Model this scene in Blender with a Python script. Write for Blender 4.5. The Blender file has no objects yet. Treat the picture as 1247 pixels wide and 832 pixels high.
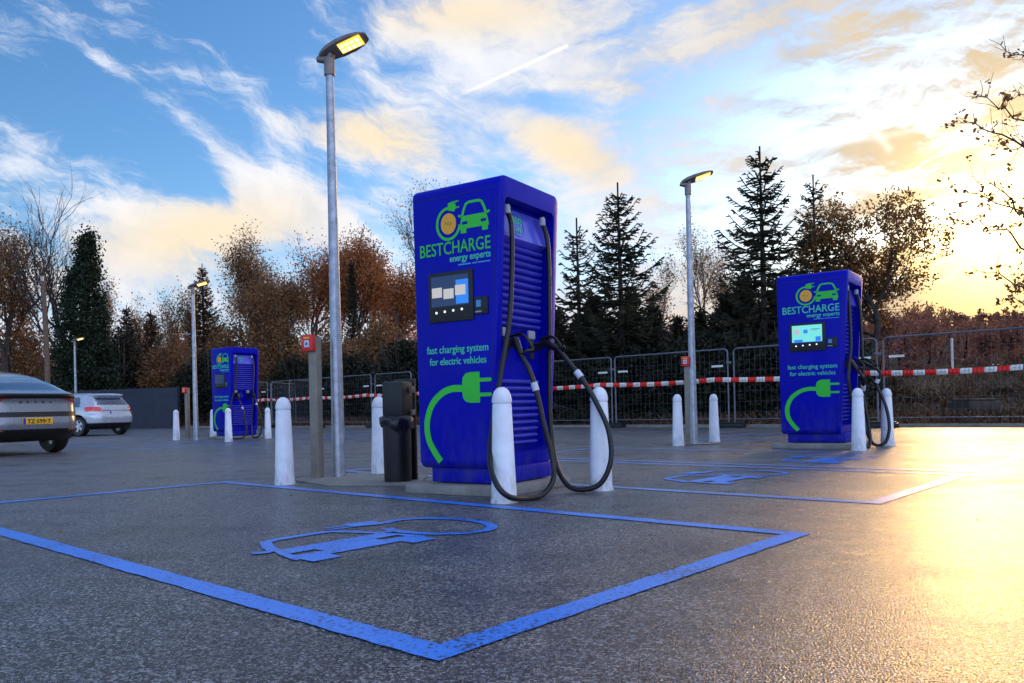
import bpy, bmesh, math, random
import numpy as np
from mathutils import Vector, Matrix, noise as mnoise
R = math.radians
sc = bpy.context.scene
COL = sc.collection
F, H = 970.0, 0.65          # survey of the site: focal length in photo pixels and eye height in metres
ROLL = 1.35

# ------------------------------------------------------------------ survey helpers (pixel -> site metres)
def ray(px, py):
    r = R(ROLL); dx = px - 623.5; dy = -(py - 496.0); c, s = math.cos(r), math.sin(r)
    return (dx*c + dy*s)/F, (-dx*s + dy*c)/F
def G(px, py):
    u, v = ray(px, py); t = -H/v
    return (u*t, t)
def XZ(px, py, Y):
    u, v = ray(px, py)
    return u*Y, H + v*Y
def yh(px):
    return 496.0 - math.tan(R(ROLL))*(px - 623.5)
PA = R(42)
def P2W(a, b):               # parking-grid frame (a = across to the right, b = away) -> world
    return (a*math.cos(PA) + b*math.sin(PA), -a*math.sin(PA) + b*math.cos(PA))
def W2P(x, y):
    return (x*math.cos(PA) - y*math.sin(PA), x*math.sin(PA) + y*math.cos(PA))

# ------------------------------------------------------------------ node helpers
def new_mat(name):
    m = bpy.data.materials.new(name); m.use_nodes = True
    nt = m.node_tree; b = nt.nodes['Principled BSDF']
    return m, nt, b
def noise_node(nt, vec, scale, detail=4, rough=.55):
    n = nt.nodes.new('ShaderNodeTexNoise'); n.inputs['Scale'].default_value = scale
    n.inputs['Detail'].default_value = detail; n.inputs['Roughness'].default_value = rough
    if vec is not None: nt.links.new(vec, n.inputs['Vector'])
    return n.outputs['Fac']
def ramp(nt, fac, stops):
    r = nt.nodes.new('ShaderNodeValToRGB'); e = r.color_ramp.elements
    while len(e) < len(stops): e.new(.5)
    for k, (p, c) in enumerate(stops):
        e[k].position = p; e[k].color = (c[0], c[1], c[2], 1) if len(c) == 3 else c
    nt.links.new(fac, r.inputs['Fac']); return r.outputs['Color']
def mat(name, col, rough=.5, metal=0, var=.12, vscale=8, bump=0, bscale=60, coat=0, spec=.5, trans=0):
    m, nt, b = new_mat(name)
    tc = nt.nodes.new('ShaderNodeTexCoord').outputs['Object']
    lo = tuple(max(0, c*(1-var)) for c in col); hi = tuple(min(1, c*(1+var)) for c in col)
    f = noise_node(nt, tc, vscale, 5)
    nt.links.new(ramp(nt, f, [(.3, lo), (.7, hi)]), b.inputs['Base Color'])
    rr = nt.nodes.new('ShaderNodeMapRange'); rr.inputs['To Min'].default_value = max(.02, rough-.08); rr.inputs['To Max'].default_value = min(1, rough+.1)
    nt.links.new(noise_node(nt, tc, vscale*3.1, 4), rr.inputs['Value']); nt.links.new(rr.outputs[0], b.inputs['Roughness'])
    b.inputs['Metallic'].default_value = metal
    b.inputs['Specular IOR Level'].default_value = spec
    if coat: b.inputs['Coat Weight'].default_value = coat; b.inputs['Coat Roughness'].default_value = .12
    if bump:
        bn = nt.nodes.new('ShaderNodeBump'); bn.inputs['Strength'].default_value = bump; bn.inputs['Distance'].default_value = .01
        nt.links.new(noise_node(nt, tc, bscale, 4), bn.inputs['Height']); nt.links.new(bn.outputs[0], b.inputs['Normal'])
    return m
def emat(name, col, s):
    m, nt, b = new_mat(name); b.inputs['Base Color'].default_value = (*[c*.2 for c in col], 1)
    b.inputs['Emission Color'].default_value = (*col, 1); b.inputs['Emission Strength'].default_value = s
    b.inputs['Roughness'].default_value = .25
    return m
def leafmat(name, lo, hi, rough=.6, trans=.35, scale=.9, mid=None):
    m, nt, b = new_mat(name)
    geo = nt.nodes.new('ShaderNodeNewGeometry')
    tc = nt.nodes.new('ShaderNodeTexCoord').outputs['Object']
    f1 = noise_node(nt, tc, scale, 3)
    mx = nt.nodes.new('ShaderNodeMath'); mx.operation = 'MULTIPLY_ADD'
    nt.links.new(geo.outputs['Random Per Island'], mx.inputs[0]); mx.inputs[1].default_value = .6
    m2 = nt.nodes.new('ShaderNodeMath'); m2.operation = 'MULTIPLY'; nt.links.new(f1, m2.inputs[0]); m2.inputs[1].default_value = .6
    nt.links.new(m2.outputs[0], mx.inputs[2])
    st = [(.25, lo), (.85, hi)] if mid is None else [(.2, lo), (.5, mid), (.85, hi)]
    c = ramp(nt, mx.outputs[0], st)
    nt.links.new(c, b.inputs['Base Color']); b.inputs['Roughness'].default_value = rough; b.inputs['Specular IOR Level'].default_value = .25
    if trans:
        tr = nt.nodes.new('ShaderNodeBsdfTranslucent'); nt.links.new(c, tr.inputs['Color'])
        ms = nt.nodes.new('ShaderNodeMixShader'); ms.inputs[0].default_value = trans
        nt.links.new(b.outputs[0], ms.inputs[1]); nt.links.new(tr.outputs[0], ms.inputs[2])
        nt.links.new(ms.outputs[0], nt.nodes['Material Output'].inputs['Surface'])
    return m

# ------------------------------------------------------------------ mesh helpers
class MB:
    """collects vertices and faces, links them as ONE mesh object"""
    def __init__(s): s.v = []; s.f = []; s.m = []
    def add(s, vs, fs, mi=0):
        o = len(s.v); s.v += [tuple(v) for v in vs]; s.f += [tuple(i+o for i in f) for f in fs]; s.m += [mi]*len(fs); return s
    def box(s, x0, x1, y0, y1, z0, z1, mi=0, M=None):
        vs = [Vector(p) for p in ((x0,y0,z0),(x1,y0,z0),(x1,y1,z0),(x0,y1,z0),(x0,y0,z1),(x1,y0,z1),(x1,y1,z1),(x0,y1,z1))]
        if M is not None: vs = [M @ v for v in vs]
        return s.add(vs, [(0,3,2,1),(4,5,6,7),(0,1,5,4),(1,2,6,5),(2,3,7,6),(3,0,4,7)], mi)
    def tube(s, pts, rad, n=8, mi=0, cap=True):
        pts = [Vector(p) for p in pts]
        if not hasattr(rad, '__len__'): rad = [rad]*len(pts)
        vs = []; fs = []
        t0 = (pts[1]-pts[0]).normalized(); up = Vector((0,0,1)) if abs(t0.z) < .9 else Vector((1,0,0))
        nrm = t0.cross(up).normalized()
        for i, p in enumerate(pts):
            t = (pts[min(i+1, len(pts)-1)] - pts[max(i-1, 0)]).normalized()
            nrm = (nrm - t*nrm.dot(t)).normalized(); bn = t.cross(nrm)
            for k in range(n):
                a = 2*math.pi*k/n; vs.append(p + (nrm*math.cos(a) + bn*math.sin(a))*rad[i])
        for i in range(len(pts)-1):
            for k in range(n):
                a, b = i*n+k, i*n+(k+1) % n; fs.append((a, b, b+n, a+n))
        if cap: fs.append(tuple(range(n-1, -1, -1))); fs.append(tuple(range((len(pts)-1)*n, len(pts)*n)))
        return s.add(vs, fs, mi)
    def lathe(s, prof, n=24, c=(0,0,0), mi=0, axis='z'):
        vs = []; fs = []
        for r, z in prof:
            for k in range(n):
                a = 2*math.pi*k/n; x, y = r*math.cos(a), r*math.sin(a)
                vs.append((c[0]+x, c[1]+y, c[2]+z) if axis == 'z' else (c[0]+x, c[1]+z, c[2]+y))
        for i in range(len(prof)-1):
            for k in range(n):
                a, b = i*n+k, i*n+(k+1) % n
                fs.append((a, b, b+n, a+n) if axis == 'z' else (b, a, a+n, b+n))
        return s.add(vs, fs, mi)
    def plate(s, poly, y, th=.002, mi=0):      # polygon in (x,z) facing -y, given real thickness
        n = len(poly); vs = [(p[0], y, p[1]) for p in poly] + [(p[0], y-th, p[1]) for p in poly]
        ar = sum(poly[i][0]*poly[(i+1) % n][1] - poly[(i+1) % n][0]*poly[i][1] for i in range(n))
        idx = list(range(n)) if ar > 0 else list(range(n-1, -1, -1))
        fs = [tuple(i+n for i in idx), tuple(reversed(idx))]
        for i in range(n):
            j = (i+1) % n; fs.append((i, j, j+n, i+n) if ar > 0 else (j, i, i+n, j+n))
        return s.add(vs, fs, mi)
    def build(s, name, mats, parent=None, smooth=True, angle=40, bevel=0):
        me = bpy.data.meshes.new(name); me.from_pydata(s.v, [], s.f)
        if not isinstance(mats, (list, tuple)): mats = [mats]
        for m in mats: me.materials.append(m)
        if len(mats) > 1: me.polygons.foreach_set('material_index', s.m)
        if bevel:
            bm = bmesh.new(); bm.from_mesh(me); bmesh.ops.remove_doubles(bm, verts=bm.verts, dist=1e-5)
            bmesh.ops.recalc_face_normals(bm, faces=bm.faces)
            es = [e for e in bm.edges if len(e.link_faces) == 2 and e.calc_face_angle(0) > R(30)]
            bmesh.ops.bevel(bm, geom=es, offset=bevel, segments=2, affect='EDGES', profile=.6)
            bm.to_mesh(me); bm.free()
        if smooth:
            me.polygons.foreach_set('use_smooth', [True]*len(me.polygons))
            try: me.set_sharp_from_angle(angle=R(angle))
            except Exception: pass
        me.update()
        o = bpy.data.objects.new(name, me); COL.objects.link(o)
        if parent is not None: o.parent = parent
        return o
def empty(name, loc=(0,0,0), rz=0):
    o = bpy.data.objects.new(name, None); o.empty_display_size = .1; COL.objects.link(o)
    o.location = loc; o.rotation_euler = (0, 0, rz); return o
def tag(o, label, cat, group=None):
    o['label'] = label; o['category'] = cat
    if group: o['group'] = group
    return o
def struct(o): o['kind'] = 'structure'; return o
def copy_tree(o, parent=None):
    c = o.copy(); COL.objects.link(c); c.parent = parent
    for ch in list(o.children): copy_tree(ch, c)
    return c
def text_obj(name, body, m, parent, x, z, y, width=None, size=.1, th=.0015, bold=0, align='LEFT', spacing=1, height=None, rot=None):
    cu = bpy.data.curves.new(name, 'FONT'); cu.body = body; cu.size = size; cu.extrude = th; cu.offset = bold
    cu.align_x = align; cu.space_character = spacing; cu.resolution_u = 3
    t = bpy.data.objects.new(name+'_t', cu); COL.objects.link(t)
    bpy.context.view_layer.update()
    me = bpy.data.meshes.new_from_object(t.evaluated_get(bpy.context.evaluated_depsgraph_get()))
    bpy.data.objects.remove(t); bpy.data.curves.remove(cu)
    n = len(me.vertices); co = np.zeros(n*3); me.vertices.foreach_get('co', co); co = co.reshape(-1, 3)
    x0, x1 = co[:,0].min(), co[:,0].max(); y0, y1 = co[:,1].min(), co[:,1].max()
    if width: co[:,0] = (co[:,0]-x0)*width/(x1-x0)
    else: co[:,0] -= x0
    if align == 'CENTER': co[:,0] -= co[:,0].max()/2
    if height: co[:,1] = (co[:,1])*height/(y1-max(0, y0) if y0 < -.01 else y1-y0)
    out = np.empty_like(co); out[:,0] = x+co[:,0]; out[:,1] = y-co[:,2]; out[:,2] = z+co[:,1]
    if rot is not None: out = (np.array(rot.to_3x3()) @ np.stack([co[:,0]+x, -co[:,2]+y, co[:,1]+z])).T + np.array(rot.to_translation())
    me.vertices.foreach_set('co', out.reshape(-1)); me.materials.clear(); me.materials.append(m); me.update()
    me.name = name
    o = bpy.data.objects.new(name, me); COL.objects.link(o); o.parent = parent; return o
def cr(pts, n=8):            # Catmull-Rom
    P = [Vector(p) for p in pts]; P = [P[0]*2-P[1]] + P + [P[-1]*2-P[-2]]; out = []
    for i in range(1, len(P)-2):
        for k in range(n):
            t = k/n; a, b, c, d = P[i-1], P[i], P[i+1], P[i+2]
            out.append(.5*((2*b) + (c-a)*t + (2*a-5*b+4*c-d)*t*t + (3*b-a-3*c+d)*t**3))
    out.append(P[-2]); return out

# ------------------------------------------------------------------ materials
M = {}
M['blue'] = mat('charger_blue_paint', (.0, .003, .38), .4, 0, .08, 3, .05, 220, coat=.03, spec=.12)
M['rib'] = mat('louvre_lit_blue', (.11, .11, .66), .22, 0, .1, 8, coat=.5)  # housing blue lightened: lit highlights of the ribs put into the colour
M['green'] = mat('green_film', (.03, .58, .03), .45, var=.05)
M['teal'] = mat('teal_print', (.07, .62, .34), .45, var=.05)
M['bluetext'] = mat('pale_blue_print', (.06, .32, .6), .45, var=.05)
M['orange'] = mat('orange_film', (.9, .42, .02), .45, var=.05)
M['black'] = mat('black_plastic', (.004, .004, .005), .45, var=.2, bump=.1, bscale=150)
M['rubber'] = mat('black_rubber', (.005, .005, .006), .42, var=.3, bump=.1, bscale=90)
M['grey'] = mat('grey_plastic', (.35, .36, .4), .4)
M['white'] = mat('white_coating', (.82, .84, .88), .5, var=.1, vscale=6, bump=.25, bscale=70)
M['galv'] = mat('galvanised_steel', (.36, .38, .42), .42, .75, .25, 14, .12, 60)
M['steel'] = mat('fence_steel', (.16,.17,.2), .5, .5, .2, 8)
M['galvdull'] = mat('weathered_post_metal', (.27, .235, .19), .55, .35, .2, 10, .1, 60)
M['concrete'] = mat('concrete', (.26, .245, .22), .85, 0, .2, 7, .5, 60)
M['red'] = mat('red_box', (.75, .02, .015), .4, var=.08)
M['lampgrey'] = mat('lamp_housing', (.22, .19, .17), .4, .3, .1)
M['lens'] = emat('lit_lamp_lens', (1, .55, .05), 1.5)
M['led'] = emat('led_row', (1, .8, .35), 2.2)
M['bag'] = mat('bin_liner', (.012, .012, .014), .22, var=.3, bump=.6, bscale=30)
M['card'] = emat('screen_card', (.75, .72, .68), .5)
M['scrdark'] = emat('dark_screen', (.01, .03, .12), .6)
M['scrteal'] = emat('teal_screen', (.18, .72, .68), .8)
M['scrblue'] = emat('screen_blue', (.02, .2, .8), .8)
M['btn'] = emat('button_led', (.9, .95, 1), 1.0)
M['glassblk'] = mat('sky_tinted_glass', (.06, .085, .14), .06, .25, .1, coat=1, spec=.8)  # bluish sky reflection mixed into the glass colour
M['silver'] = mat('silver_car_paint', (.22, .225, .25), .26, .45, .0, 4, coat=1)
M['silver2'] = mat('light_silver_car_paint', (.52, .54, .59), .28, .4, .0, 4, coat=1)
M['tail'] = mat('tail_lamp_red', (.85, .015, .01), .15, var=.2, coat=1)
M['taildark'] = mat('tail_lamp_dark_red', (.28, .03, .015), .15, var=.3, coat=1)
M['plate'] = mat('yellow_plate', (.85, .45, .02), .45, var=.05)
M['platew'] = mat('pale_plate', (.6, .62, .68), .45, var=.1)
M['eu'] = mat('plate_blue', (.01, .03, .4), .45)
M['rim'] = mat('alloy_rim', (.55, .57, .62), .3, .8)
M['tred'] = mat('tape_red', (.85, .015, .01), .5, var=.1, trans=.3)
M['twhite'] = mat('tape_white', (.8, .78, .7), .5, var=.08)
M['wood'] = mat('pole_wood', (.16, .1, .06), .8, var=.3, vscale=12, bump=.5, bscale=40)
M['bark'] = mat('bark', (.05, .038, .03), .9, var=.35, vscale=5, bump=.6, bscale=20)
M['barklight'] = mat('pale_bark', (.12, .09, .065), .9, var=.35, vscale=5, bump=.4, bscale=20)
M['navy'] = mat('navy_slats', (.012, .018, .04), .5, var=.25, vscale=2)
M['spruce'] = leafmat('spruce_needles', (.014, .02, .011), (.055, .055, .026), trans=.2)
M['spruce2'] = leafmat('brown_conifer_needles', (.06, .03, .014), (.2, .1, .045), trans=.3)
M['ivy'] = leafmat('ivy_leaves', (.006, .014, .006), (.03, .05, .022), trans=.1)
M['rust'] = leafmat('rust_leaves', (.14, .045, .018), (.62, .25, .08), trans=.5, mid=(.38, .13, .045))
M['brown'] = leafmat('brown_leaves', (.10, .05, .024), (.42, .22, .09), trans=.45)
M['gold'] = leafmat('gold_brown_leaves', (.08, .035, .015), (.42, .22, .07), trans=.55)
M['hedge'] = leafmat('dark_hedge', (.006, .01, .005), (.028, .03, .014), trans=.12)
M['brush'] = leafmat('dry_brush', (.04, .022, .012), (.16, .09, .045), trans=.25, scale=.4)
M['farwood'] = leafmat('far_wood', (.12, .05, .038), (.36, .16, .10), trans=.4, scale=.08)  # brightened and reddened: warm glare haze put into the colour

def dirty(m, col, zlo, zhi, amt, ns_=14):
    nt = m.node_tree; b = nt.nodes['Principled BSDF']; L = nt.links; src = b.inputs['Base Color'].links[0].from_socket
    tc = nt.nodes.new('ShaderNodeTexCoord').outputs['Object']; sp = nt.nodes.new('ShaderNodeSeparateXYZ'); L.new(tc, sp.inputs[0])
    mr = nt.nodes.new('ShaderNodeMapRange'); L.new(sp.outputs[2], mr.inputs['Value']); mr.inputs['From Min'].default_value = zhi; mr.inputs['From Max'].default_value = zlo
    mp = nt.nodes.new('ShaderNodeMapping'); mp.inputs['Scale'].default_value = (1, 1, .35); L.new(tc, mp.inputs[0]); f = noise_node(nt, mp.outputs[0], ns_, 6, .7)
    a = nt.nodes.new('ShaderNodeMapRange'); a.inputs['From Min'].default_value = .42; a.inputs['From Max'].default_value = .68; L.new(f, a.inputs['Value'])
    mu = nt.nodes.new('ShaderNodeMath'); mu.operation = 'MULTIPLY'; L.new(a.outputs[0], mu.inputs[0]); L.new(mr.outputs[0], mu.inputs[1])
    m2 = nt.nodes.new('ShaderNodeMath'); m2.operation = 'MULTIPLY_ADD'; L.new(mu.outputs[0], m2.inputs[0]); m2.inputs[1].default_value = amt
    m3 = nt.nodes.new('ShaderNodeMath'); m3.operation = 'MULTIPLY'; L.new(a.outputs[0], m3.inputs[0]); m3.inputs[1].default_value = amt*.04; L.new(m3.outputs[0], m2.inputs[2])
    mx = nt.nodes.new('ShaderNodeMix'); mx.data_type = 'RGBA'; L.new(m2.outputs[0], mx.inputs[0]); L.new(src, mx.inputs[6]); mx.inputs[7].default_value = (*col, 1); L.new(mx.outputs[2], b.inputs['Base Color'])
dirty(M['blue'], (.10, .10, .13), .15, .7, .35, 9)
dirty(M['white'], (.20, .18, .15), .0, .30, .8, 16)
# asphalt
def asphalt():
    m, nt, b = new_mat('wet_asphalt'); L = nt.links
    tc = nt.nodes.new('ShaderNodeTexCoord').outputs['Object']
    def vor(scale):
        v = nt.nodes.new('ShaderNodeTexVoronoi'); v.inputs['Scale'].default_value = scale; v.inputs['Randomness'].default_value = 1
        w_ = nt.nodes.new('ShaderNodeVectorMath'); w_.operation = 'ADD'; nn = nt.nodes.new('ShaderNodeTexNoise'); nn.inputs['Scale'].default_value = scale*.7
        L.new(tc, nn.inputs['Vector']); sc_ = nt.nodes.new('ShaderNodeVectorMath'); sc_.operation = 'SCALE'; sc_.inputs['Scale'].default_value = .9/scale
        L.new(nn.outputs['Color'], sc_.inputs[0]); L.new(tc, w_.inputs[0]); L.new(sc_.outputs[0], w_.inputs[1]); L.new(w_.outputs[0], v.inputs['Vector'])
        g = nt.nodes.new('ShaderNodeSeparateColor'); L.new(v.outputs['Color'], g.inputs[0]); return v.outputs['Distance'], g.outputs[0], g.outputs[1]
    big = noise_node(nt, tc, .38, 6, .62); mid = noise_node(nt, tc, 2.1, 5, .65); fine = noise_node(nt, tc, 210, 2, .6)
    d1, r1, r1b = vor(135); d2, r2, r2b = vor(290)
    def mt(op, a, b_, c=None):
        n = nt.nodes.new('ShaderNodeMath'); n.operation = op
        for k, q in enumerate((a, b_) if c is None else (a, b_, c)):
            if hasattr(q, 'links'): L.new(q, n.inputs[k])
            else: n.inputs[k].default_value = q
        return n.outputs[0]
    # tyre-polished bands along the driving lane and slow large stains
    mp = nt.nodes.new('ShaderNodeMapping'); mp.inputs['Rotation'].default_value = (0, 0, PA); mp.inputs['Scale'].default_value = (.10, 1.6, 1); L.new(tc, mp.inputs[0])
    lane = noise_node(nt, mp.outputs[0], 1.0, 4, .5)
    big = mt('MULTIPLY_ADD', lane, .4, mt('MULTIPLY', big, .6))
    # stone chips: each its own tone, dark binder between them
    chip = mt('MULTIPLY_ADD', r1, .6, mt('MULTIPLY', r2, .4))
    c1 = ramp(nt, chip, [(.20, (.006, .006, .008)), (.45, (.03, .03, .036)), (.64, (.11, .11, .12)), (.82, (.46, .45, .44))])
    c2 = ramp(nt, mt('MULTIPLY_ADD', mid, .45, mt('MULTIPLY', big, .55)), [(.36, (.50, .50, .54)), (.5, (.95, .95, .98)), (.64, (1.5, 1.45, 1.4))])
    mx = nt.nodes.new('ShaderNodeMix'); mx.data_type = 'RGBA'; mx.blend_type = 'MULTIPLY'; mx.inputs[0].default_value = 1
    L.new(c1, mx.inputs[6]); L.new(c2, mx.inputs[7]); L.new(mx.outputs[2], b.inputs['Base Color'])
    ra = nt.nodes.new('ShaderNodeMapRange'); ra.inputs['From Min'].default_value = .36; ra.inputs['From Max'].default_value = .64
    ra.inputs['To Min'].default_value = .19; ra.inputs['To Max'].default_value = .5
    L.new(mt('MULTIPLY_ADD', mid, .4, mt('MULTIPLY_ADD', big, .45, mt('MULTIPLY', r2b, .15))), ra.inputs['Value']); L.new(ra.outputs[0], b.inputs['Roughness'])
    b.inputs['Specular IOR Level'].default_value = .7
    h = mt('ADD', mt('MULTIPLY', r1b, .55), mt('ADD', mt('MULTIPLY', d1, -.6), mt('ADD', mt('MULTIPLY', r2, .3), mt('MULTIPLY', fine, .25))))
    b1 = nt.nodes.new('ShaderNodeBump'); b1.inputs['Strength'].default_value = .85; b1.inputs['Distance'].default_value = .0065
    L.new(h, b1.inputs['Height']); L.new(b1.outputs[0], b.inputs['Normal']); return m
M['asphalt'] = asphalt()
def paint(name, col):
    m, nt, b = new_mat(name); L = nt.links
    tc = nt.nodes.new('ShaderNodeTexCoord').outputs['Object']
    w = noise_node(nt, tc, 60, 4, .7); w2 = noise_node(nt, tc, 2.5, 4, .6)
    ad = nt.nodes.new('ShaderNodeMath'); ad.operation = 'MULTIPLY_ADD'; L.new(w, ad.inputs[0]); ad.inputs[1].default_value = .7
    a2 = nt.nodes.new('ShaderNodeMath'); a2.operation = 'MULTIPLY'; L.new(w2, a2.inputs[0]); a2.inputs[1].default_value = .3; L.new(a2.outputs[0], ad.inputs[2])
    L.new(ramp(nt, ad.outputs[0], [(.41, (.03, .035, .05)), (.455, tuple(c*.8 for c in col)), (.7, tuple(min(1, c*1.15) for c in col))]), b.inputs['Base Color'])
    b.inputs['Roughness'].default_value = .36; b.inputs['Specular IOR Level'].default_value = .7
    bn = nt.nodes.new('ShaderNodeBump'); bn.inputs['Strength'].default_value = .5; bn.inputs['Distance'].default_value = .006
    L.new(noise_node(nt, tc, 55, 4, .7), bn.inputs['Height']); L.new(bn.outputs[0], b.inputs['Normal']); return m
M['bluepaint'] = paint('blue_road_paint', (.04, .27, 1.0))
M['palepaint'] = paint('sheen_blue_road_paint', (.20, .36, .85))  # blue road paint lightened: sheen on the right-hand bays put into the colour
M['whitepaint'] = paint('white_road_paint', (.6, .62, .68))
def soilmat():
    m, nt, b = new_mat('soil_and_dry_grass'); L = nt.links
    tc = nt.nodes.new('ShaderNodeTexCoord').outputs['Object']
    f = noise_node(nt, tc, .25, 8, .7)
    L.new(ramp(nt, f, [(.3, (.035, .025, .015)), (.5, (.1, .06, .03)), (.62, (.09, .09, .03)), (.75, (.17, .11, .05))]), b.inputs['Base Color'])
    b.inputs['Roughness'].default_value = .95
    bn = nt.nodes.new('ShaderNodeBump'); bn.inputs['Strength'].default_value = 1; bn.inputs['Distance'].default_value = .2
    L.new(noise_node(nt, tc, 4, 6, .7), bn.inputs['Height']); L.new(bn.outputs[0], b.inputs['Normal']); return m
M['soil'] = soilmat()

# ------------------------------------------------------------------ terrain and asphalt
def sstep(a, b, x): t = min(1, max(0, (x-a)/(b-a))); return t*t*(3-2*t)
def terr(x, y):
    a, b = W2P(x, y); d = b - 19.4
    if d <= 0: return -.12
    rightness = sstep(-12, -2, a)
    h = -.12 + .25*sstep(0, 1.5, d) + (1.1+.5*rightness)*sstep(1, 14, d) + 7.5*sstep(25, 110, d)
    h += .25*mnoise.noise(Vector((x*.25, y*.25, 0)))*sstep(1, 6, d) + 1.6*mnoise.noise(Vector((x*.03, y*.03, 3)))*sstep(10, 60, d)
    return h
def make_terrain():
    mb = MB(); gx = []; 
    ax = sorted(set([-900,-500,-300,-200] + list(range(-150, 151, 6)) + [200,300,500,900])); by = sorted(set([-600,-200,-60,0,12,17,19.3,19.6,20.2,21,22.5] + list(range(24, 60, 3)) + list(range(60, 150, 8)) + [180,250,400,900]))
    vs = []
    for b in by:
        for a in ax:
            x, y = P2W(a, b); vs.append((x, y, terr(x, y)))
    n = len(ax); fs = [(j*n+i, j*n+i+1, (j+1)*n+i+1, (j+1)*n+i) for j in range(len(by)-1) for i in range(n-1)]
    mb.add(vs, fs); return struct(mb.build('terrain', M['soil'], angle=180))
make_terrain()
mb = MB(); pts = [P2W(*p) for p in ((-120,-60),(120,-60),(120,19.0),(-120,19.0))]
mb.add([(x, y, 0) for x, y in pts], [(0,1,2,3)])
struct(mb.build('car_park_asphalt', M['asphalt'], smooth=False))
mb = MB()
for k in range(-60, 60):
    q = [P2W(k*1.0+.005, 19.02), P2W(k*1.0+.995, 19.02), P2W(k*1.0+.995, 19.16), P2W(k*1.0+.005, 19.16)]
    mb.add([(x, y, -.1) for x, y in q]+[(x, y, .07) for x, y in q], [(0,3,2,1),(4,5,6,7),(0,1,5,4),(1,2,6,5),(2,3,7,6),(3,0,4,7)])
struct(mb.build('kerb', M['concrete'], smooth=False))

# painted bays (parking frame: a across, b away)
def strip(mb, p, q, w, z=.004):
    (a0, b0), (a1, b1) = p, q; d = Vector((a1-a0, b1-b0)); L = d.length; d /= L; n = Vector((-d.y, d.x))*w/2
    N = max(1, int(L/.03)); vs = []; fs = []; rj = random.Random(int(a0*100+b0*10)); jj = [0, 0]
    for i in range(N+1):
        c = Vector((a0, b0)) + d*(L*i/N)
        for s in (-1, 1):
            k_ = (s+1)//2; jj[k_] = jj[k_]*.7 + rj.uniform(-.05, .05); vs.append((*P2W(*(c + n*(s*(1+jj[k_])))), z))
    fs = [(2*i, 2*i+2, 2*i+3, 2*i+1) for i in range(N)]
    mb.add(vs, fs)
def bay(a0, a1, b0, b1, w, name, m=None):
    mb = MB(); h = w/2
    strip(mb, (a0-0, b0+h), (a1, b0+h), w); strip(mb, (a0, b1-h), (a1, b1-h), w)
    strip(mb, (a0+h, b0+w), (a0+h, b1-w), w); strip(mb, (a1-h, b0+w), (a1-h, b1-w), w)
    o = mb.build(name, m or M['bluepaint'], smooth=False)
    # faces must look up
    me = o.data
    if me.polygons[0].normal.z < 0: me.flip_normals()
    return struct(o)
bay(-7.16, -1.52, 1.38, 3.84, .105, 'bay_marking')
bay(-7.16, -1.60, 5.13, 7.45, .10, 'bay_marking', M['palepaint'])
bay(-7.16, -1.60, 7.66, 9.96, .10, 'bay_marking', M['palepaint'])
bay(-7.16, -1.60, 12.5, 14.9, .10, 'bay_marking')
bay(-21.0, -15.3, 6.7, 9.1, .10, 'bay_marking')
bay(-21.0, -15.3, 11.4, 13.8, .10, 'bay_marking')
mb = MB()
for a in (-29.5, -27.0, -32.0):
    strip(mb, (a, 10.5), (a, 15.5), .1)
strip(mb, (-24.2, 5.6), (-24.2, 10.6), .1); strip(mb, (-26.6, 4.6), (-26.6, 10.6), .1)
o = mb.build('bay_marking', M['whitepaint'], smooth=False); struct(o)
if o.data.polygons[0].normal.z < 0: o.data.flip_normals()

# ------------------------------------------------------------------ EV pictogram on the ground: x = along b, y = -a (up)
def ribbon(pts, w):
    P = [Vector((*p, 0)) for p in pts]; L = []; Rr = []
    for i, p in enumerate(P):
        t = (P[min(i+1, len(P)-1)] - P[max(i-1, 0)]).normalized(); n = Vector((-t.y, t.x, 0))*w/2
        L.append((p+n).to_2d()); Rr.append((p-n).to_2d())
    return [[tuple(L[i]), tuple(L[i+1]), tuple(Rr[i+1]), tuple(Rr[i])] for i in range(len(P)-1)]
def ellipse(cx, cy, rx, ry, a0=0, a1=360, n=40):
    return [(cx+rx*math.cos(R(a0+(a1-a0)*i/n)), cy+ry*math.sin(R(a0+(a1-a0)*i/n))) for i in range(n+1)]
def car_icon():
    """front view of a car: unit width 1, height .82; returns convex-ish polygons"""
    P = []
    # roof band
    roof = [(.10,.42),(.16,.60),(.24,.76),(.34,.80),(.66,.80),(.76,.76),(.84,.60),(.90,.42)]
    P += ribbon(roof, .075)
    # body: built of quads round two headlights and a grille slot
    P += [[(.06,.32),(.94,.32),(.90,.44),(.10,.44)]]                       # bonnet
    P += [[(.02,.14),(.10,.14),(.10,.32),(.06,.32)], [(.90,.14),(.98,.14),(.94,.32),(.90,.32)]]
    P += [[(.28,.14),(.72,.14),(.72,.32),(.28,.32)]]
    P += [[(.10,.14),(.28,.14),(.28,.20),(.10,.20)], [(.72,.14),(.90,.14),(.90,.20),(.72,.20)]]
    P += [[(.10,.28),(.28,.28),(.28,.32),(.10,.32)], [(.72,.28),(.90,.28),(.90,.32),(.72,.32)]]
    P += [[(.02,.08),(.98,.08),(.98,.14),(.02,.14)]]
    P += [[(.05,-.04),(.24,-.04),(.24,.08),(.05,.08)], [(.76,-.04),(.95,-.04),(.95,.08),(.76,.08)]]   # wheels
    P += [[(-.03,.44),(.06,.40),(.09,.46),(-.01,.50)], [(.94,.40),(1.03,.44),(1.01,.50),(.91,.46)]]    # mirrors
    return P
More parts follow.
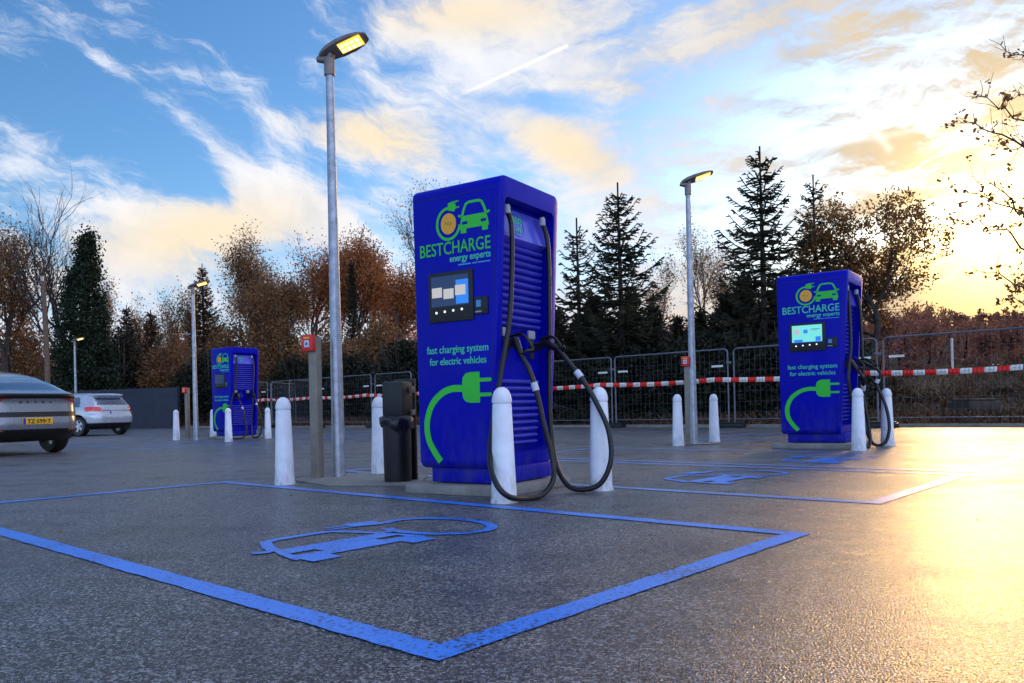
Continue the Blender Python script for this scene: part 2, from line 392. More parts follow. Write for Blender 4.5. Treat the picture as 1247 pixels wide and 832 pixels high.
def ground_icon(b0, a0, sx=.80, sy=.80, m=None, z=.0045):
    polys = []
    for q in car_icon(): polys.append([(b0 + x*sx, -a0 + y*sy) for x, y in q])
    cx, cy = b0+sx+.26, -a0+.30
    ring = ellipse(cx, cy, .27, .36, 118, -222+118-118+60, 44)
    ring = ellipse(cx, cy, .25, .355, 115, -205, 44)
    polys += ribbon(ring, .062)
    # plug at the top left of the ring
    polys += [[(cx-.30,cy+.36),(cx-.12,cy+.30),(cx-.08,cy+.44),(cx-.26,cy+.50)], [(cx-.42,cy+.45),(cx-.27,cy+.41),(cx-.26,cy+.44),(cx-.41,cy+.48)], [(cx-.44,cy+.38),(cx-.29,cy+.35),(cx-.28,cy+.38),(cx-.43,cy+.41)]]
    mb = MB()
    for k, q in enumerate(polys):
        vs = [(*P2W(-y, x), z) for x, y in q]
        ar = sum(vs[i][0]*vs[(i+1) % len(vs)][1] - vs[(i+1) % len(vs)][0]*vs[i][1] for i in range(len(vs)))
        f = tuple(range(len(vs))) if ar > 0 else tuple(reversed(range(len(vs))))
        mb.add([(v[0], v[1], v[2] + .00025*(k % 5)) for v in vs], [f])
    return struct(mb.build('road_pictogram', m or M['bluepaint'], smooth=False))
ground_icon(1.93, -2.98)
ground_icon(5.75, -2.98)
ground_icon(8.15, -2.98)
ground_icon(7.3, -16.9)
ground_icon(11.9, -16.9)

# ------------------------------------------------------------------ charging station
CW, CD, ZB, ZT = .83, .87, .19, 2.36      # width, depth, body bottom and top
def rrect(y0, y1, z0, z1, r, k=6):
    out = []
    for cy, cz, a in ((y1-r, z1-r, 0), (y0+r, z1-r, 90), (y0+r, z0+r, 180), (y1-r, z0+r, 270)):
        for i in range(k+1):
            t = R(a + 90*i/k); out.append((cy + r*math.cos(t), cz + r*math.sin(t)))
    return out
def side_x(z, s):
    t = (z-ZB)/(ZT-ZB)
    return (CW/2 - .125*(1-t)) if s > 0 else -(CW/2 - .02*(1-t))
def charger_body():
    rings = []
    def ring(y0, y1, z0, z1, r, dx, s): return [(side_x(z, s) - s*dx, y, z) for y, z in rrect(y0, y1, z0, z1, r)]
    d = CD/2
    for s, order in ((1, 0), (-1, 1)):
        a = [ring(-d+.075, d-.075, ZB+.12, ZT-.16, .045, .11, s),
             ring(-d+.07, d-.07, ZB+.11, ZT-.15, .05, .0, s),
             ring(-d+.012, d-.012, ZB+.012, ZT-.012, .062, 0, s),
             ring(-d+.003, d-.003, ZB+.003, ZT-.003, .07, .004, s),
             ring(-d, d, ZB, ZT, .073, .013, s)]
        rings.append(a)
    seq = rings[0] + rings[1][::-1]
    n = len(seq[0]); vs = [p for r_ in seq for p in r_]; fs = []
    for i in range(len(seq)-1):
        for k in range(n):
            a, b = i*n+k, i*n+(k+1) % n; fs.append((a, a+n, b+n, b))
    fs.append(tuple(range(n))); fs.append(tuple(reversed(range((len(seq)-1)*n, len(seq)*n))))
    mb = MB(); mb.add(vs, fs); return mb
def scale_poly(P, x0, z0, sx, sz): return [[(x0+x*sx, z0+z*sz) for x, z in q] for q in P]
def make_charger(kind):
    root = empty('ev_charging_station')
    yF = -CD/2
    MB().box(-.5, .44, -.50, .48, 0, .07).build('foundation_slab', M['concrete'], root, bevel=.008)
    pl = MB().box(-.34, .33, -.36, .36, .08, .2).build('plinth', M['blue'], root, bevel=.01)
    body = charger_body().build('housing', M['blue'], root, angle=50)
    # top lid seam and door seam
    MB().add([(.372,yF-.0016,2.2),(.376,yF-.0016,2.2),(.268,yF-.0016,.30),(.264,yF-.0016,.30),(.372,yF+.002,2.2),(.376,yF+.002,2.2),(.268,yF+.002,.30),(.264,yF+.002,.30)], [(0,3,2,1),(4,5,6,7),(0,4,7,3),(1,2,6,5)]).build('door_seam', M['black'], body, smooth=False)
    MB().box(-.375, .375, yF-.0015, yF+.002, 2.262, 2.265).build('panel_seam', M['black'], body)
    # logo on the front
    logo = empty('brand_logo'); logo.parent = root
    mb = MB()
    for q in scale_poly(car_icon(), .035, 1.975, .275, .27): mb.plate(q, yF-.0005, .002)
    mb.build('car_icon', M['green'], logo, smooth=False)
    mb = MB(); cx, cz = -.065, 2.055
    for q in ribbon(ellipse(cx, cz, .108, .118, 75, 350, 34), .022): mb.plate(q, yF-.0004, .002)
    mb.plate([(cx+.0,cz+.10),(cx+.06,cz+.085),(cx+.075,cz+.13),(cx+.05,cz+.165),(cx+.0,cz+.155)], yF-.0006, .002)
    mb.plate([(cx+.06,cz+.15),(cx+.10,cz+.155),(cx+.10,cz+.165),(cx+.058,cz+.163)], yF-.0007, .002)
    mb.plate([(cx+.065,cz+.105),(cx+.105,cz+.11),(cx+.105,cz+.12),(cx+.07,cz+.118)], yF-.0008, .002)
    mb.build('plug_ring', M['green'], logo, smooth=False)
    mb = MB(); mb.plate(ellipse(cx, cz, .072, .08, 0, 348, 29), yF-.0005, .002)
    oc = mb.build('orange_disc', M['orange'], logo, smooth=False)
    mb = MB()
    for q in ribbon([(cx-.03,cz+.02),(cx-.012,cz-.008),(cx+.0,cz+.016),(cx+.012,cz-.016),(cx+.03,cz+.01)], .005): mb.plate(q, yF-.0028, .001)
    mb.build('disc_marks', M['wood'], logo, smooth=False)
    text_obj('lettering', 'BESTCHARGE', M['green'] if kind == 0 else M['teal'], root, -.345, 1.825, yF-.002, width=.66, size=.13, height=.098, bold=.001)
    text_obj('lettering', 'energy experts', M['teal'], root, -.06, 1.763, yF-.002, width=.375, size=.06, height=.042, bold=.0008)
    mb = MB()
    for k, (xa, xb) in enumerate(((.02,.135),(.148,.19),(.2,.31))): mb.plate([(xa,1.728),(xb,1.728),(xb,1.738),(xa,1.738)], yF-.0005, .0015)
    mb.build('small_print', M['bluetext'], root, smooth=False)
    text_obj('lettering', 'fast charging system', M['teal'], root, -.30, 1.075, yF-.002, width=.575, size=.07, height=.056, bold=.0006)
    text_obj('lettering', 'for electric vehicles', M['teal'], root, -.275, .985, yF-.002, width=.53, size=.07, height=.056, bold=.0006)
    # big plug artwork
    mb = MB()
    arc = cr([(.04,.80,0), (-.07,.80,0), (-.17,.765,0), (-.265,.68,0), (-.315,.55,0), (-.305,.42,0), (-.25,.32,0), (-.19,.245,0)], 6)
    for q in ribbon([(p.x, p.y) for p in arc], .052): mb.plate(q, yF-.0004, .002)
    body_p = [(.03,.76),(.035,.73),(.06,.70),(.10,.69),(.19,.69),(.19,.92),(.10,.92),(.06,.91),(.035,.88),(.03,.85)]
    mb.plate(body_p, yF-.0009, .002)
    for z0 in (.735, .845): mb.plate([(.19,z0),(.285,z0),(.298,z0+.008),(.298,z0+.02),(.285,z0+.028),(.19,z0+.028)], yF-.0008, .002)
    mb.build('plug_artwork', M['green'], root, smooth=False)
    # screen
    scr = MB().box(-.265, .155, yF-.012, yF+.01, 1.31, 1.69).build('screen', M['black'], root, bevel=.006)
    if kind == 1:
        MB().box(-.235, .115, yF-.0145, yF-.0125, 1.43, 1.66).build('display', M['scrteal'], scr, smooth=False)
        mb = MB().box(-.21, -.11, yF-.0165, yF-.0147, 1.435, 1.47).box(.04, .10, yF-.0165, yF-.0147, 1.44, 1.50).box(-.10, -.05, yF-.0165, yF-.0147, 1.55, 1.60)
        mb.box(-.235, .115, yF-.0162, yF-.0147, 1.43, 1.437); mb.build('display_tile', M['scrblue'], scr, smooth=False)
        MB().box(-.21, -.15, yF-.0165, yF-.0147, 1.54, 1.61).build('display_tile', M['card'], scr, smooth=False)
        MB().box(-.02, .09, yF-.0165, yF-.0147, 1.60, 1.606).box(.0, .06, yF-.0165, yF-.0147, 1.585, 1.59).build('display_line', M['scrdark'], scr, smooth=False)
    else:
        MB().box(-.235, .115, yF-.0145, yF-.0125, 1.43, 1.66).build('display', M['scrdark'], scr, smooth=False)
        if kind == 0:
            MB().box(.0, .115, yF-.0158, yF-.0147, 1.44, 1.62).build('display_tile', M['scrblue'], scr, smooth=False)
            for x0, z0 in ((-.225, 1.50), (-.115, 1.485), (-.005, 1.505)):
                MB().box(x0, x0+.095, yF-.019, yF-.0165, z0, z0+.075).build('display_card', M['card'], scr, smooth=False)
    for k in range(4):
        mb = MB(); mb.lathe([(0, .003), (.009, .003), (.01, 0)], 12, (-.19+k*.08, yF-.0125, 1.385+.004*k), axis='y')
        mb.v = [(x, 2*(yF-.0125)-y, z) for x, y, z in mb.v]; mb.f = [tuple(reversed(f)) for f in mb.f]
        mb.build('button', M['btn'] if kind != 2 else M['grey'], scr)
    rd = MB().box(.165, .285, yF-.014, yF+.01, 1.345, 1.475).build('card_reader', M['black'], root, bevel=.006)
    MB().box(.175, .23, yF-.016, yF-.0135, 1.36, 1.37).build('card_slot', M['grey'], rd, smooth=False)
    MB().box(.185, .225, yF-.016, yF-.0135, 1.40, 1.45).build('reader_symbol', M['bluetext'], rd, smooth=False)
    # ribbed side
    xs = CW/2 - .105
    def at_side(z, off=0): return side_x(z, 1) - .11 + off
    for zlo, zhi in ((1.29, 1.93), (.37, .86)):
        mb = MB(); z = zlo; back = []
        while z < zhi:
            x = at_side(z); vs = []; k = 7
            for i in range(k):
                t = R(-90 + 180*i/(k-1)); vs += [(x-.004+.056*math.cos(t), -.33, z+.017*math.sin(t)), (x-.004+.056*math.cos(t), .30, z+.017*math.sin(t))]
            fs = [(2*i, 2*i+1, 2*i+3, 2*i+2) for i in range(k-1)] + [tuple(2*i for i in reversed(range(k))), tuple(2*i+1 for i in range(k))]
            mb.add(vs, fs); z += .0535
        mb.build('louvre_panel', M['rib'], root)
    # sloping power label panel
    zt, zb = 2.17, 1.94
    MB().add([(at_side(zt, .005), -.33, zt), (at_side(zt, .005), .33, zt), (at_side(zb, .07), .33, zb), (at_side(zb, .07), -.33, zb), (at_side(zb, .0), .33, zb-.03), (at_side(zb, .0), -.33, zb-.03)],
             [(0,3,2,1), (3,5,4,2)]).build('sloping_panel', M['rib'], root, smooth=False)
    # text on it: x axis -> +y, up -> up the slope
    up = Vector((at_side(zt, .005)-at_side(zb, .07), 0, zt-zb)).normalized(); ri = Vector((0, 1, 0)); nn = ri.cross(up).normalized()
    if nn.x < 0: nn = -nn
    c0 = Vector((at_side(zb, .07), -.08, zb)) + up*.12 + nn*.003
    Mx = Matrix(((ri.x, -nn.x, up.x, c0.x), (ri.y, -nn.y, up.y, c0.y), (ri.z, -nn.z, up.z, c0.z), (0,0,0,1)))
    text_obj('lettering', '400', M['teal'], root, 0, .0, 0, width=.15, size=.09, height=.065, align='CENTER', bold=.001, rot=Mx)
    text_obj('lettering', 'kW', M['teal'], root, 0, -.068, 0, width=.075, size=.06, height=.048, align='CENTER', bold=.001, rot=Mx)
    mb = MB(); mb.tube([Mx @ Vector((.098*math.cos(R(a)), 0, .098*math.sin(R(a)))) for a in range(0, 361, 12)], .004, 5)
    mb.build('label_circle', M['bluetext'], root)
    # holders, cables and connectors
    for k in (0, 1):
        y = (-.24, .14)[k]; z = 1.13
        x = at_side(z)
        h = MB().box(x-.01, x+.06, y-.055, y+.055, z-.11, z+.13).build('connector_holder', M['blue'], root, bevel=.02)
        MB().box(x+.061, x+.068, y-.035, y+.035, z-.10, z+.05).build('socket', M['black'], h, bevel=.002)
        MB().box(x+.055, x+.078, y-.048, y+.048, z+.055, z+.125).build('holder_cap', M['grey'], h, bevel=.012)
        if k == 0:
            path = CAB1; cap_p = (.37, -.285, 2.13)
        else:
            path = CAB2; cap_p = (.37, .235, 2.13)
        if kind:
            path = [(.40+(p[0]-.40)*(.55 if kind == 1 else .8), (-.02, .10)[k]+(p[1]-(-.02, .10)[k])*(.55 if kind == 1 else .8), p[2]) if 2 < i < len(path)-2 else p for i, p in enumerate(path)]
        cab = MB(); cab.tube(cr([cap_p] + path, 7), .0195, 10); cb = cab.build('charging_cable', M['rubber'], root)
        MB().lathe([(0,.035),(.018,.035),(.026,.02),(.026,-.03),(.018,-.035)], 12, cap_p).build('cable_gland', M['grey'], cb)
        e = Vector(path[-1]); pth = cr([cap_p] + path, 7)
        q = pth[-12]; q2 = pth[-13]
        MB().tube([q, q2 + (q2-q)*1.2], .0265, 10).build('cable_label', M['platew'], cb)
        # pistol connector
        s = Vector((x+.07, y, z-.02)); mid = Vector((x+(.15, .20)[k], y+.005, z+.02))
        c = MB(); c.tube([s, s*.5+mid*.5, mid, mid*.45+e*.55, e], [.034, .034, .036, .028, .021], 12)
        co = c.build('charging_connector', M['black'], root)
        g = MB(); g.tube(cr([mid+Vector((-.05,0,.035)), mid+Vector((.05,0,.045)), mid+Vector((.11,0,.0)), mid+Vector((.15,0,-.075)), e+Vector((.045,0,.03)), e+Vector((.004,0,-.01))], 5), .012, 8)
        g.build('grip_guard', M['black'], co)
        MB().tube([mid+Vector((.034,0,-.005)), mid*.45+e*.55+Vector((.027,0,0))], .006, 6).build('grip_trim', M['grey'], co)
    return root
CAB1 = [(.38,-.241,1.955),(.41,-.339,1.356),(.40,-.457,.927),(.433,-.637,.543),(.534,-.833,.297),(.65,-.937,.15),(.721,-.892,.06),(.716,-.658,.024),(.71,-.425,.03),(.697,-.255,.123),(.666,-.216,.287),(.624,-.243,.5),(.583,-.269,.742),(.53,-.285,.924),(.46,-.28,1.035)]
CAB2 = [(.40,.266,1.936),(.424,.223,1.402),(.439,.173,.942),(.462,.129,.553),(.537,.058,.236),(.681,-.028,.06),(.816,-.025,.024),(.945,.021,.075),(1.009,.062,.244),(.977,.101,.455),(.891,.105,.647),(.772,.1,.843),(.65,.1,.99),(.56,.11,1.085)]

CY = R(32.5)
def place_charger(c, nx, ny, yaw=CY):
    rx, ry = math.cos(yaw), -math.sin(yaw)      # local +x
    fx, fy = math.sin(yaw), math.cos(yaw)       # local +y
    c.location = (nx - rx*CW/2 + fx*CD/2, ny - ry*CW/2 + fy*CD/2, 0); c.rotation_euler = (0, 0, -yaw)
chA = make_charger(0); place_charger(chA, -.045, 5.80)
tag(chA, 'nearest large blue charging station with three white cards on its dark screen', 'charging station', 'blue charging stations')
chB = make_charger(1); place_charger(chB, 4.47, 10.42, R(35.5)); chB.scale = (1.12, 1.05, 1)
chB.location.x -= .07; chB.location.y += .04
tag(chB, 'blue charging station in front of the right fence with its screen lit pale teal', 'charging station', 'blue charging stations')
chC = make_charger(2); place_charger(chC, -7.12, 20.3, R(33))
tag(chC, 'small distant blue charging station near the navy fence, its screen dark', 'charging station', 'blue charging stations')

# ------------------------------------------------------------------ bollards
def make_bollard():
    r = empty('bollard')
    b = MB().lathe([(.0,.0),(.094,.0),(.094,.012),(.088,.03),(.066,.665),(.063,.675),(.060,.68),(.060,.684),(.0,.684)], 28).build('shaft', M['white'], r)
    MB().lathe([(.0,.681),(.068,.681),(.069,.69),(.069,.70),(.064,.73),(.052,.76),(.034,.78),(.014,.789),(.0,.79)], 28).build('cap', M['white'], r)
    return r
bol = make_bollard(); used = False
for (px, py), lab in (((347,590), 'white tapered bollard left of the metal post with the red box, nearest lamp'),
        ((463,578), 'white bollard partly hidden behind the tall black litter bin'),
        ((614,612), 'large white bollard before the ribbed side of the nearest charger, a cable looping past it'),
        ((732,597), 'white bollard right of the nearest charger, crossed by its outer hanging cable'),
        ((826,543), 'white bollard left of the middle lamp post, beside the smaller red-topped post'),
        ((870,538), 'white bollard just right of the middle lamp post before the mesh fence'),
        ((1046,549), 'white bollard touching the right corner of the charger with the teal screen'),
        ((1081,543), 'white bollard behind the hanging cables of the teal-screened charger'),
        ((215,536), 'white bollard before the end of the navy fence, by the silver hatchback'),
        ((278.5,538), 'small white bollard standing in front of the distant small charger'),
        ((326.5,534), 'small white bollard right of the distant charger, left of the near bollards'),
        ((259.5,532), 'white bollard mostly hidden behind the left edge of the distant charger')):
    x, y = G(px, py); o = bol if not used else copy_tree(bol); used = True
    o.location = (x, y, 0); o.rotation_euler = (0, 0, random.Random(px).uniform(0, 6)); tag(o, lab, 'bollard', 'white bollards round the chargers')

# ------------------------------------------------------------------ lamp posts
def make_lamp():
    r = empty('street_lamp')
    MB().tube([(0,0,0),(0,0,.5),(0,0,.52),(0,0,3.97)], [.068,.064,.062,.038], 20).build('pole', M['galv'], r)
    MB().lathe([(.0,0),(.12,0),(.12,.012),(.0,.012)], 20).build('base_plate', M['galv'], r)
    MB().lathe([(.050,3.93),(.052,3.94),(.052,4.08),(.043,4.11),(.0,4.11)], 18).build('collar', M['lampgrey'], r)
    # head along +x
    tilt = Matrix.Translation((0,0,4.15)) @ Matrix.Rotation(R(-17), 4, 'Y') @ Matrix.Rotation(R(-14), 4, 'X')
    st = [(-.10,.035,.03),(-.07,.06,.045),(.0,.10,.055),(.12,.125,.055),(.25,.125,.045),(.34,.105,.032),(.40,.07,.02),(.415,.05,.012)]
    vs = []; n = 14
    for x, w, h in st:
        for k in range(n):
            a = 2*math.pi*k/n; cy, sz = math.cos(a), math.sin(a)
            yy = .9*w*math.copysign(abs(cy)**.7, cy); zz = (h*.8 if sz > 0 else h*.5)*math.copysign(abs(sz)**.7, sz)
            vs.append(tilt @ Vector((x, yy, zz)))
    fs = [(i*n+k, i*n+(k+1) % n, (i+1)*n+(k+1) % n, (i+1)*n+k) for i in range(len(st)-1) for k in range(n)]
    fs.append(tuple(reversed(range(n)))); fs.append(tuple(range((len(st)-1)*n, len(st)*n)))
    fs = [tuple(reversed(f)) for f in fs]
    hd = MB().add(vs, fs).build('lamp_head', M['lampgrey'], r)
    lens = MB().box(.12, .36, -.08, .05, -.033, -.018, M=tilt).build('lens', M['lens'], hd, bevel=.006)
    mb = MB()
    for i in range(4):
        for j in range(2): mb.box(.13+i*.056, .17+i*.056, -.065+j*.06, -.025+j*.06, -.036, -.0335, M=tilt)
    mb.build('led_row', M['led'], lens, smooth=False)
    MB().tube([tilt @ Vector((-.13,0,-.01)), Vector((0,0,4.08)), tilt @ Vector((.02,0,-.02))], [.03,.045,.04], 10).build('bracket', M['lampgrey'], r)
    return r
lamp = make_lamp(); used = False
lampspots = [((413,582), 'tall grey street lamp left of the nearest charger, its lens glowing orange', -12, None),
    ((845,541), 'grey street lamp before the mesh fence, left of the teal-screened charger', -2, None),
    ((239,536), 'slim grey street lamp beside the small distant charger', 10, None),
    (None, 'farthest street lamp, small and pale, rising behind the silver hatchback', 10, (-18.6, 34.0))]
for pp, lab, rz, w in lampspots:
    x, y = G(*pp) if pp else w
    o = lamp if not used else copy_tree(lamp); used = True
    o.location = (x, y, 0); o.rotation_euler = (0, 0, R(rz)); o.scale = (1, 1, .95 if rz == 10 else 1); tag(o, lab, 'street lamp', 'street lamps of the car park')

# emergency stop posts
def make_stop_post():
    r = empty('emergency_stop_post')
    MB().box(-.045, .045, -.045, .045, 0, 1.37).build('post', M['galvdull'], r, bevel=.006)
    MB().box(-.09, .09, -.09, .09, 0, .012).build('base_plate', M['galv'], r, bevel=.002)
    b = MB().box(-.075, .045, -.105, -.046, 1.23, 1.385).build('red_box', M['red'], r, bevel=.008)
    MB().box(-.045, .01, -.109, -.1055, 1.265, 1.33).build('white_notice', M['platew'], b, smooth=False)
    MB().box(-.027, -.010, -.1125, -.1095, 1.285, 1.31).build('push_button', M['eu'], b, smooth=False)
    MB().box(-.05, .015, -.109, -.1055, 1.345, 1.362).build('yellow_label', M['plate'], b, smooth=False)
    return r
esp = make_stop_post(); used = False
for (px, py), lab in (((387,584), 'square metal post carrying a red box, beside the nearest lamp post'),
        ((839,541), 'metal post with a red box half behind the middle lamp post'),
        ((229,535), 'small dark post with a red box, left of the distant charger')):
    x, y = G(px, py); o = esp if not used else copy_tree(esp); used = True
    o.location = (x, y, 0); o.rotation_euler = (0, 0, -R(20)); tag(o, lab, 'emergency post', 'red-topped emergency stop posts')

# litter bin
r = empty('litter_bin', (*G(485,588), 0), -R(20))
MB().lathe([(.0,.0),(.118,.0),(.122,.02),(.128,.56),(.0,.56)], 28).build('container', M['black'], r)
bg = MB(); n = 36; rr = random.Random(4); prof = [(.118,.60),(.14,.592),(.152,.575),(.156,.55),(.152,.52),(.142,.49),(.134,.485)]
vs = []
for i, (rad, z) in enumerate(prof):
    for k in range(n):
        a = 2*math.pi*k/n; w = 1 + .07*math.sin(a*7+i)*(i/6) + rr.uniform(-.03, .03)*(i > 1)
        vs.append((rad*w*math.cos(a), rad*w*math.sin(a), z + .022*math.sin(a*3+1)*(i/6) - .03*math.cos(a)*(i/6)))
bg.add(vs, [(i*n+k, i*n+(k+1) % n, (i+1)*n+(k+1) % n, (i+1)*n+k)[::-1] for i in range(len(prof)-1) for k in range(n)])
bg.build('bin_liner', M['bag'], r, angle=70)
MB().box(-.10, .115, .135, .165, 0, .93).build('back_panel', M['black'], r, bevel=.006)
MB().box(-.10, .105, -.085, .135, .58, .90).build('hood', M['black'], r, bevel=.02)
MB().box(.116, .14, .05, .09, .80, .86).box(.116, .14, .05, .09, .60, .65).build('hinge', M['galvdull'], r, bevel=.004)
tag(r, 'black round litter bin with a crumpled liner and tall back panel beside the nearest charger', 'litter bin')
# concrete strip flush under the post, lamp and bin
mb = MB(); q = [G(356,586), G(398,592), G(512,592), G(520,580), G(440,577)]
mb.add([(x, y, .002) for x, y in q] + [(x, y, .016) for x, y in q], [(5,6,7,8,9), (0,1,6,5), (1,2,7,6), (2,3,8,7), (3,4,9,8), (4,0,5,9)])
struct(mb.build('path_slab', M['concrete'], smooth=False))
mb = MB(); x0, y0 = G(845, 541)
for k in range(24):
    a = 2*math.pi*k/24; mb.v.append((x0+.45*math.cos(a), y0+.3*math.sin(a), .010))
mb.f.append(tuple(range(24))); mb.m.append(0); struct(mb.build('path_slab', M['concrete'], smooth=False))

# ------------------------------------------------------------------ site fence along b = 18.8
FB = 18.72
def fence_panel(a0, a1, label, off=0.0, ht=2.0, plates=(True, True)):
    x0, y0 = P2W(a0, FB+off); L = a1-a0
    r = empty('mesh_fence', (x0, y0, 0), -PA)
    r_ = .1; w = .021; z0 = .12; path = [(0,0,z0-.06),(0,0,z0)]
    top = []
    for k in range(7):
        t = R(180-90*k/6); top.append((r_+r_*math.cos(t), 0, ht-r_+r_*math.sin(t)))
    tp2 = [(L-p[0], 0, p[2]) for p in reversed(top)]
    fr = MB(); fr.tube([(0,0,.05)] + top + tp2 + [(L,0,.05)], w, 8)
    fr.tube([(0,0,.22),(L,0,.22)], .014, 6)
    fr.build('frame', M['steel'], r)
    wm = MB(); t = .0013
    x = .14
    while x < L-.05: wm.box(x-t, x+t, -t, t, .22, ht); x += .14
    z = .4
    while z < ht-.1: wm.box(0, L, -t*2.2, -t, z-t, z+t); z += .26
    wm.build('wire_mesh', M['steel'], r, smooth=False)
    if plates[0]: MB().box(.12, .44, -.03, -.022, 1.55, 1.60).build('name_plate', M['twhite'], r, smooth=False)
    if plates[1]: MB().box(L-.44, L-.12, -.03, -.022, 1.55, 1.60).build('name_plate', M['twhite'], r, smooth=False)
    MB().box(L-.03, L+.09, -.03, .03, 1.62, 1.68).build('clamp', M['steel'], r, bevel=.005)
    tag(r, label, 'mesh fence', 'mesh fence panels along the car park edge')
    return r
panels = [(-34.6,-31.2,'farthest left mesh fence panel, seen between the distant charger and its bollard'),
    (-31.0,-27.5,'mesh fence panel with close upright tubes just right of the distant charger'),
    (-27.4,-23.95,'mesh fence panel behind the nearest metal post and lamp post'),
    (-23.75,-21.7,'narrow mesh fence panel behind the litter bin'),
    (-20.1,-16.6,'mesh fence panel hidden mostly behind the nearest charger'),
    (-16.5,-13.05,'mesh fence panel seen through the looping cables right of the nearest charger'),
    (-12.9,-9.45,'mesh fence panel behind the middle lamp post and its bollards'),
    (-9.3,-5.85,'mesh fence panel immediately left of the teal-screened charger'),
    (-5.7,-2.25,'mesh fence panel right of the teal-screened charger with a bent top rail'),
    (-2.1,1.4,'mesh fence panel at the far right edge before the brown slope')]
for i, (a0, a1, lab) in enumerate(panels): fence_panel(a0, a1, lab, off=.03*(i % 2), plates=((i % 3) != 1, i not in (3,)))
# short return panels at the left
for k, (px, Y, lab) in enumerate(((352, 33.2, 'free-standing crowd-control frame just left of the near white bollard'), (330, 35.5, 'second free-standing tube frame nearer the distant charger'))):
    X, _ = XZ(px, 450, Y); r = empty('mesh_fence', (X, Y, 0), R(75+6*k))
    fr = MB(); fr.tube([(0,0,.05),(0,0,1.9),(.05,0,1.97),(.1,0,2.0),(2.4,0,2.0),(2.45,0,1.97),(2.5,0,1.9),(2.5,0,.05)], .021, 8); fr.tube([(0,0,.25),(2.5,0,.25)], .014, 6)
    fr.build('frame', M['steel'], r); wm = MB()
    for j in range(1, 17): wm.box(j*.147-.003, j*.147+.003, -.003, .003, .25, 2.0)
    wm.build('wire_mesh', M['steel'], r, smooth=False); tag(r, lab, 'mesh fence', 'mesh fence panels along the car park edge')
# concrete feet
foot = MB(); foot.box(-.34, .34, -.11, .11, 0, .10).box(-.30, .30, -.09, .09, .10, .14); foot = foot.build('ballast_block', M['rubber'], bevel=.015); used = False
footlabs = {-31.1:'far left ballast block by the closely set tubes', -27.45:'dark ballast block behind the nearest white bollard on the left', -23.85:'dark ballast block behind the bin-side bollard',
   -16.55:'dark ballast block hidden behind the nearest charger side', -12.97:'dark ballast block right behind the cable-crossed bollard', -9.37:'dark ballast block between the middle lamp and the teal-screened charger',
   -5.77:'dark ballast block hidden by the teal-screened charger', -2.17:'heavy dark ballast block right of the teal-screened charger under the fence joint'}
for a, lab in footlabs.items():
    o = foot if not used else foot.copy()
    if used: COL.objects.link(o)
    used = True; x, y = P2W(a, FB-.02); o.location = (x, y, 0); o.rotation_euler = (0, 0, -PA + R(90)*(a > -4) * 0); tag(o, lab, 'ballast block', 'ballast blocks under the mesh fence')
# barrier tape
mb = MB(); a = -35.0; k = 0; pitch = .225; rr = random.Random(7)
def tape_z(a): 
    t = ((a+35) % 3.6)/3.6; return 1.235 - .05*4*t*(1-t)
hw = .06
while a < 2.5:
    for mi, (f0, f1) in ((0, (0, 1)),) if k % 2 == 0 else ((1, (0, 1)),):
        N = 3
        for j in range(N):
            b0, b1 = a + pitch*j/N, a + pitch*(j+1)/N
            def pt(bb, s):
                tw = .25*math.sin(bb*1.3)+.15*math.sin(bb*3.1)
                z = tape_z(bb); x, y = P2W(bb, FB-.05 + s*hw*math.sin(tw)); return (x, y, z + s*hw*math.cos(tw))
            mb.add([pt(b0,-1), pt(b1,-1), pt(b1,1), pt(b0,1)], [(0,1,2,3)], mi)
    a += pitch; k += 1
o = mb.build('barrier_tape', [M['tred'], M['twhite']]); so = o.modifiers.new('t', 'SOLIDIFY'); so.thickness = .002
tag(o, 'red and white striped barrier tape strung along the mesh fence', 'barrier tape')
mb = MB()
a = -35.0+pitch
while a < 2.4:
    for dz in (.008, -.008):
        x0, y0 = P2W(a+.04, FB-.056); x1, y1 = P2W(a+pitch-.04, FB-.056); z = tape_z(a+.1)+dz
        mb.add([(x0,y0,z-.003),(x1,y1,z-.003),(x1,y1,z+.003),(x0,y0,z+.003)], [(0,1,2,3)])
    a += 2*pitch
mb.build('printed_line', M['grey'], o, smooth=False)

# navy slatted fence at the far left
x0, y0 = XZ(70, 520, 42)[0], 42.0; x1, y1 = XZ(217, 520, 40.2)[0], 40.2
L = math.hypot(x1-x0, y1-y0); r = empty('slatted_fence', (x0, y0, 0), math.atan2(y1-y0, x1-x0))
mb = MB(); x = 0
while x < L: mb.box(x, x+.085, -.01, .01, .05, 2.05); x += .098
mb.build('slats', M['navy'], r, smooth=False)
MB().box(0, L, .012, .05, .35, .42).box(0, L, .012, .05, 1.75, 1.82).build('rail', M['navy'], r, smooth=False)
for k in range(6): MB().box(k*L/5-.04, k*L/5+.04, .052, .12, 0, 2.1).build('fence_post', M['navy'], r, smooth=False)
tag(r, 'dark navy slatted fence behind the silver hatchback', 'fence')

# wooden utility pole
X, Z1 = XZ(54, 335, 41); mb = MB(); mb.tube([(0,0,-.2),(.05,0,3.5),(-.08,0,Z1)], [.15,.13,.10], 12)
r = empty('utility_pole', (X, 41, 0)); mb.build('pole', M['wood'], r)
MB().box(-.12, .02, -.14, -.09, Z1-.35, Z1-.1).build('bracket', M['galv'], r, bevel=.01)
tag(r, 'weathered wooden utility pole rising beside the ivy-covered tree', 'utility pole')
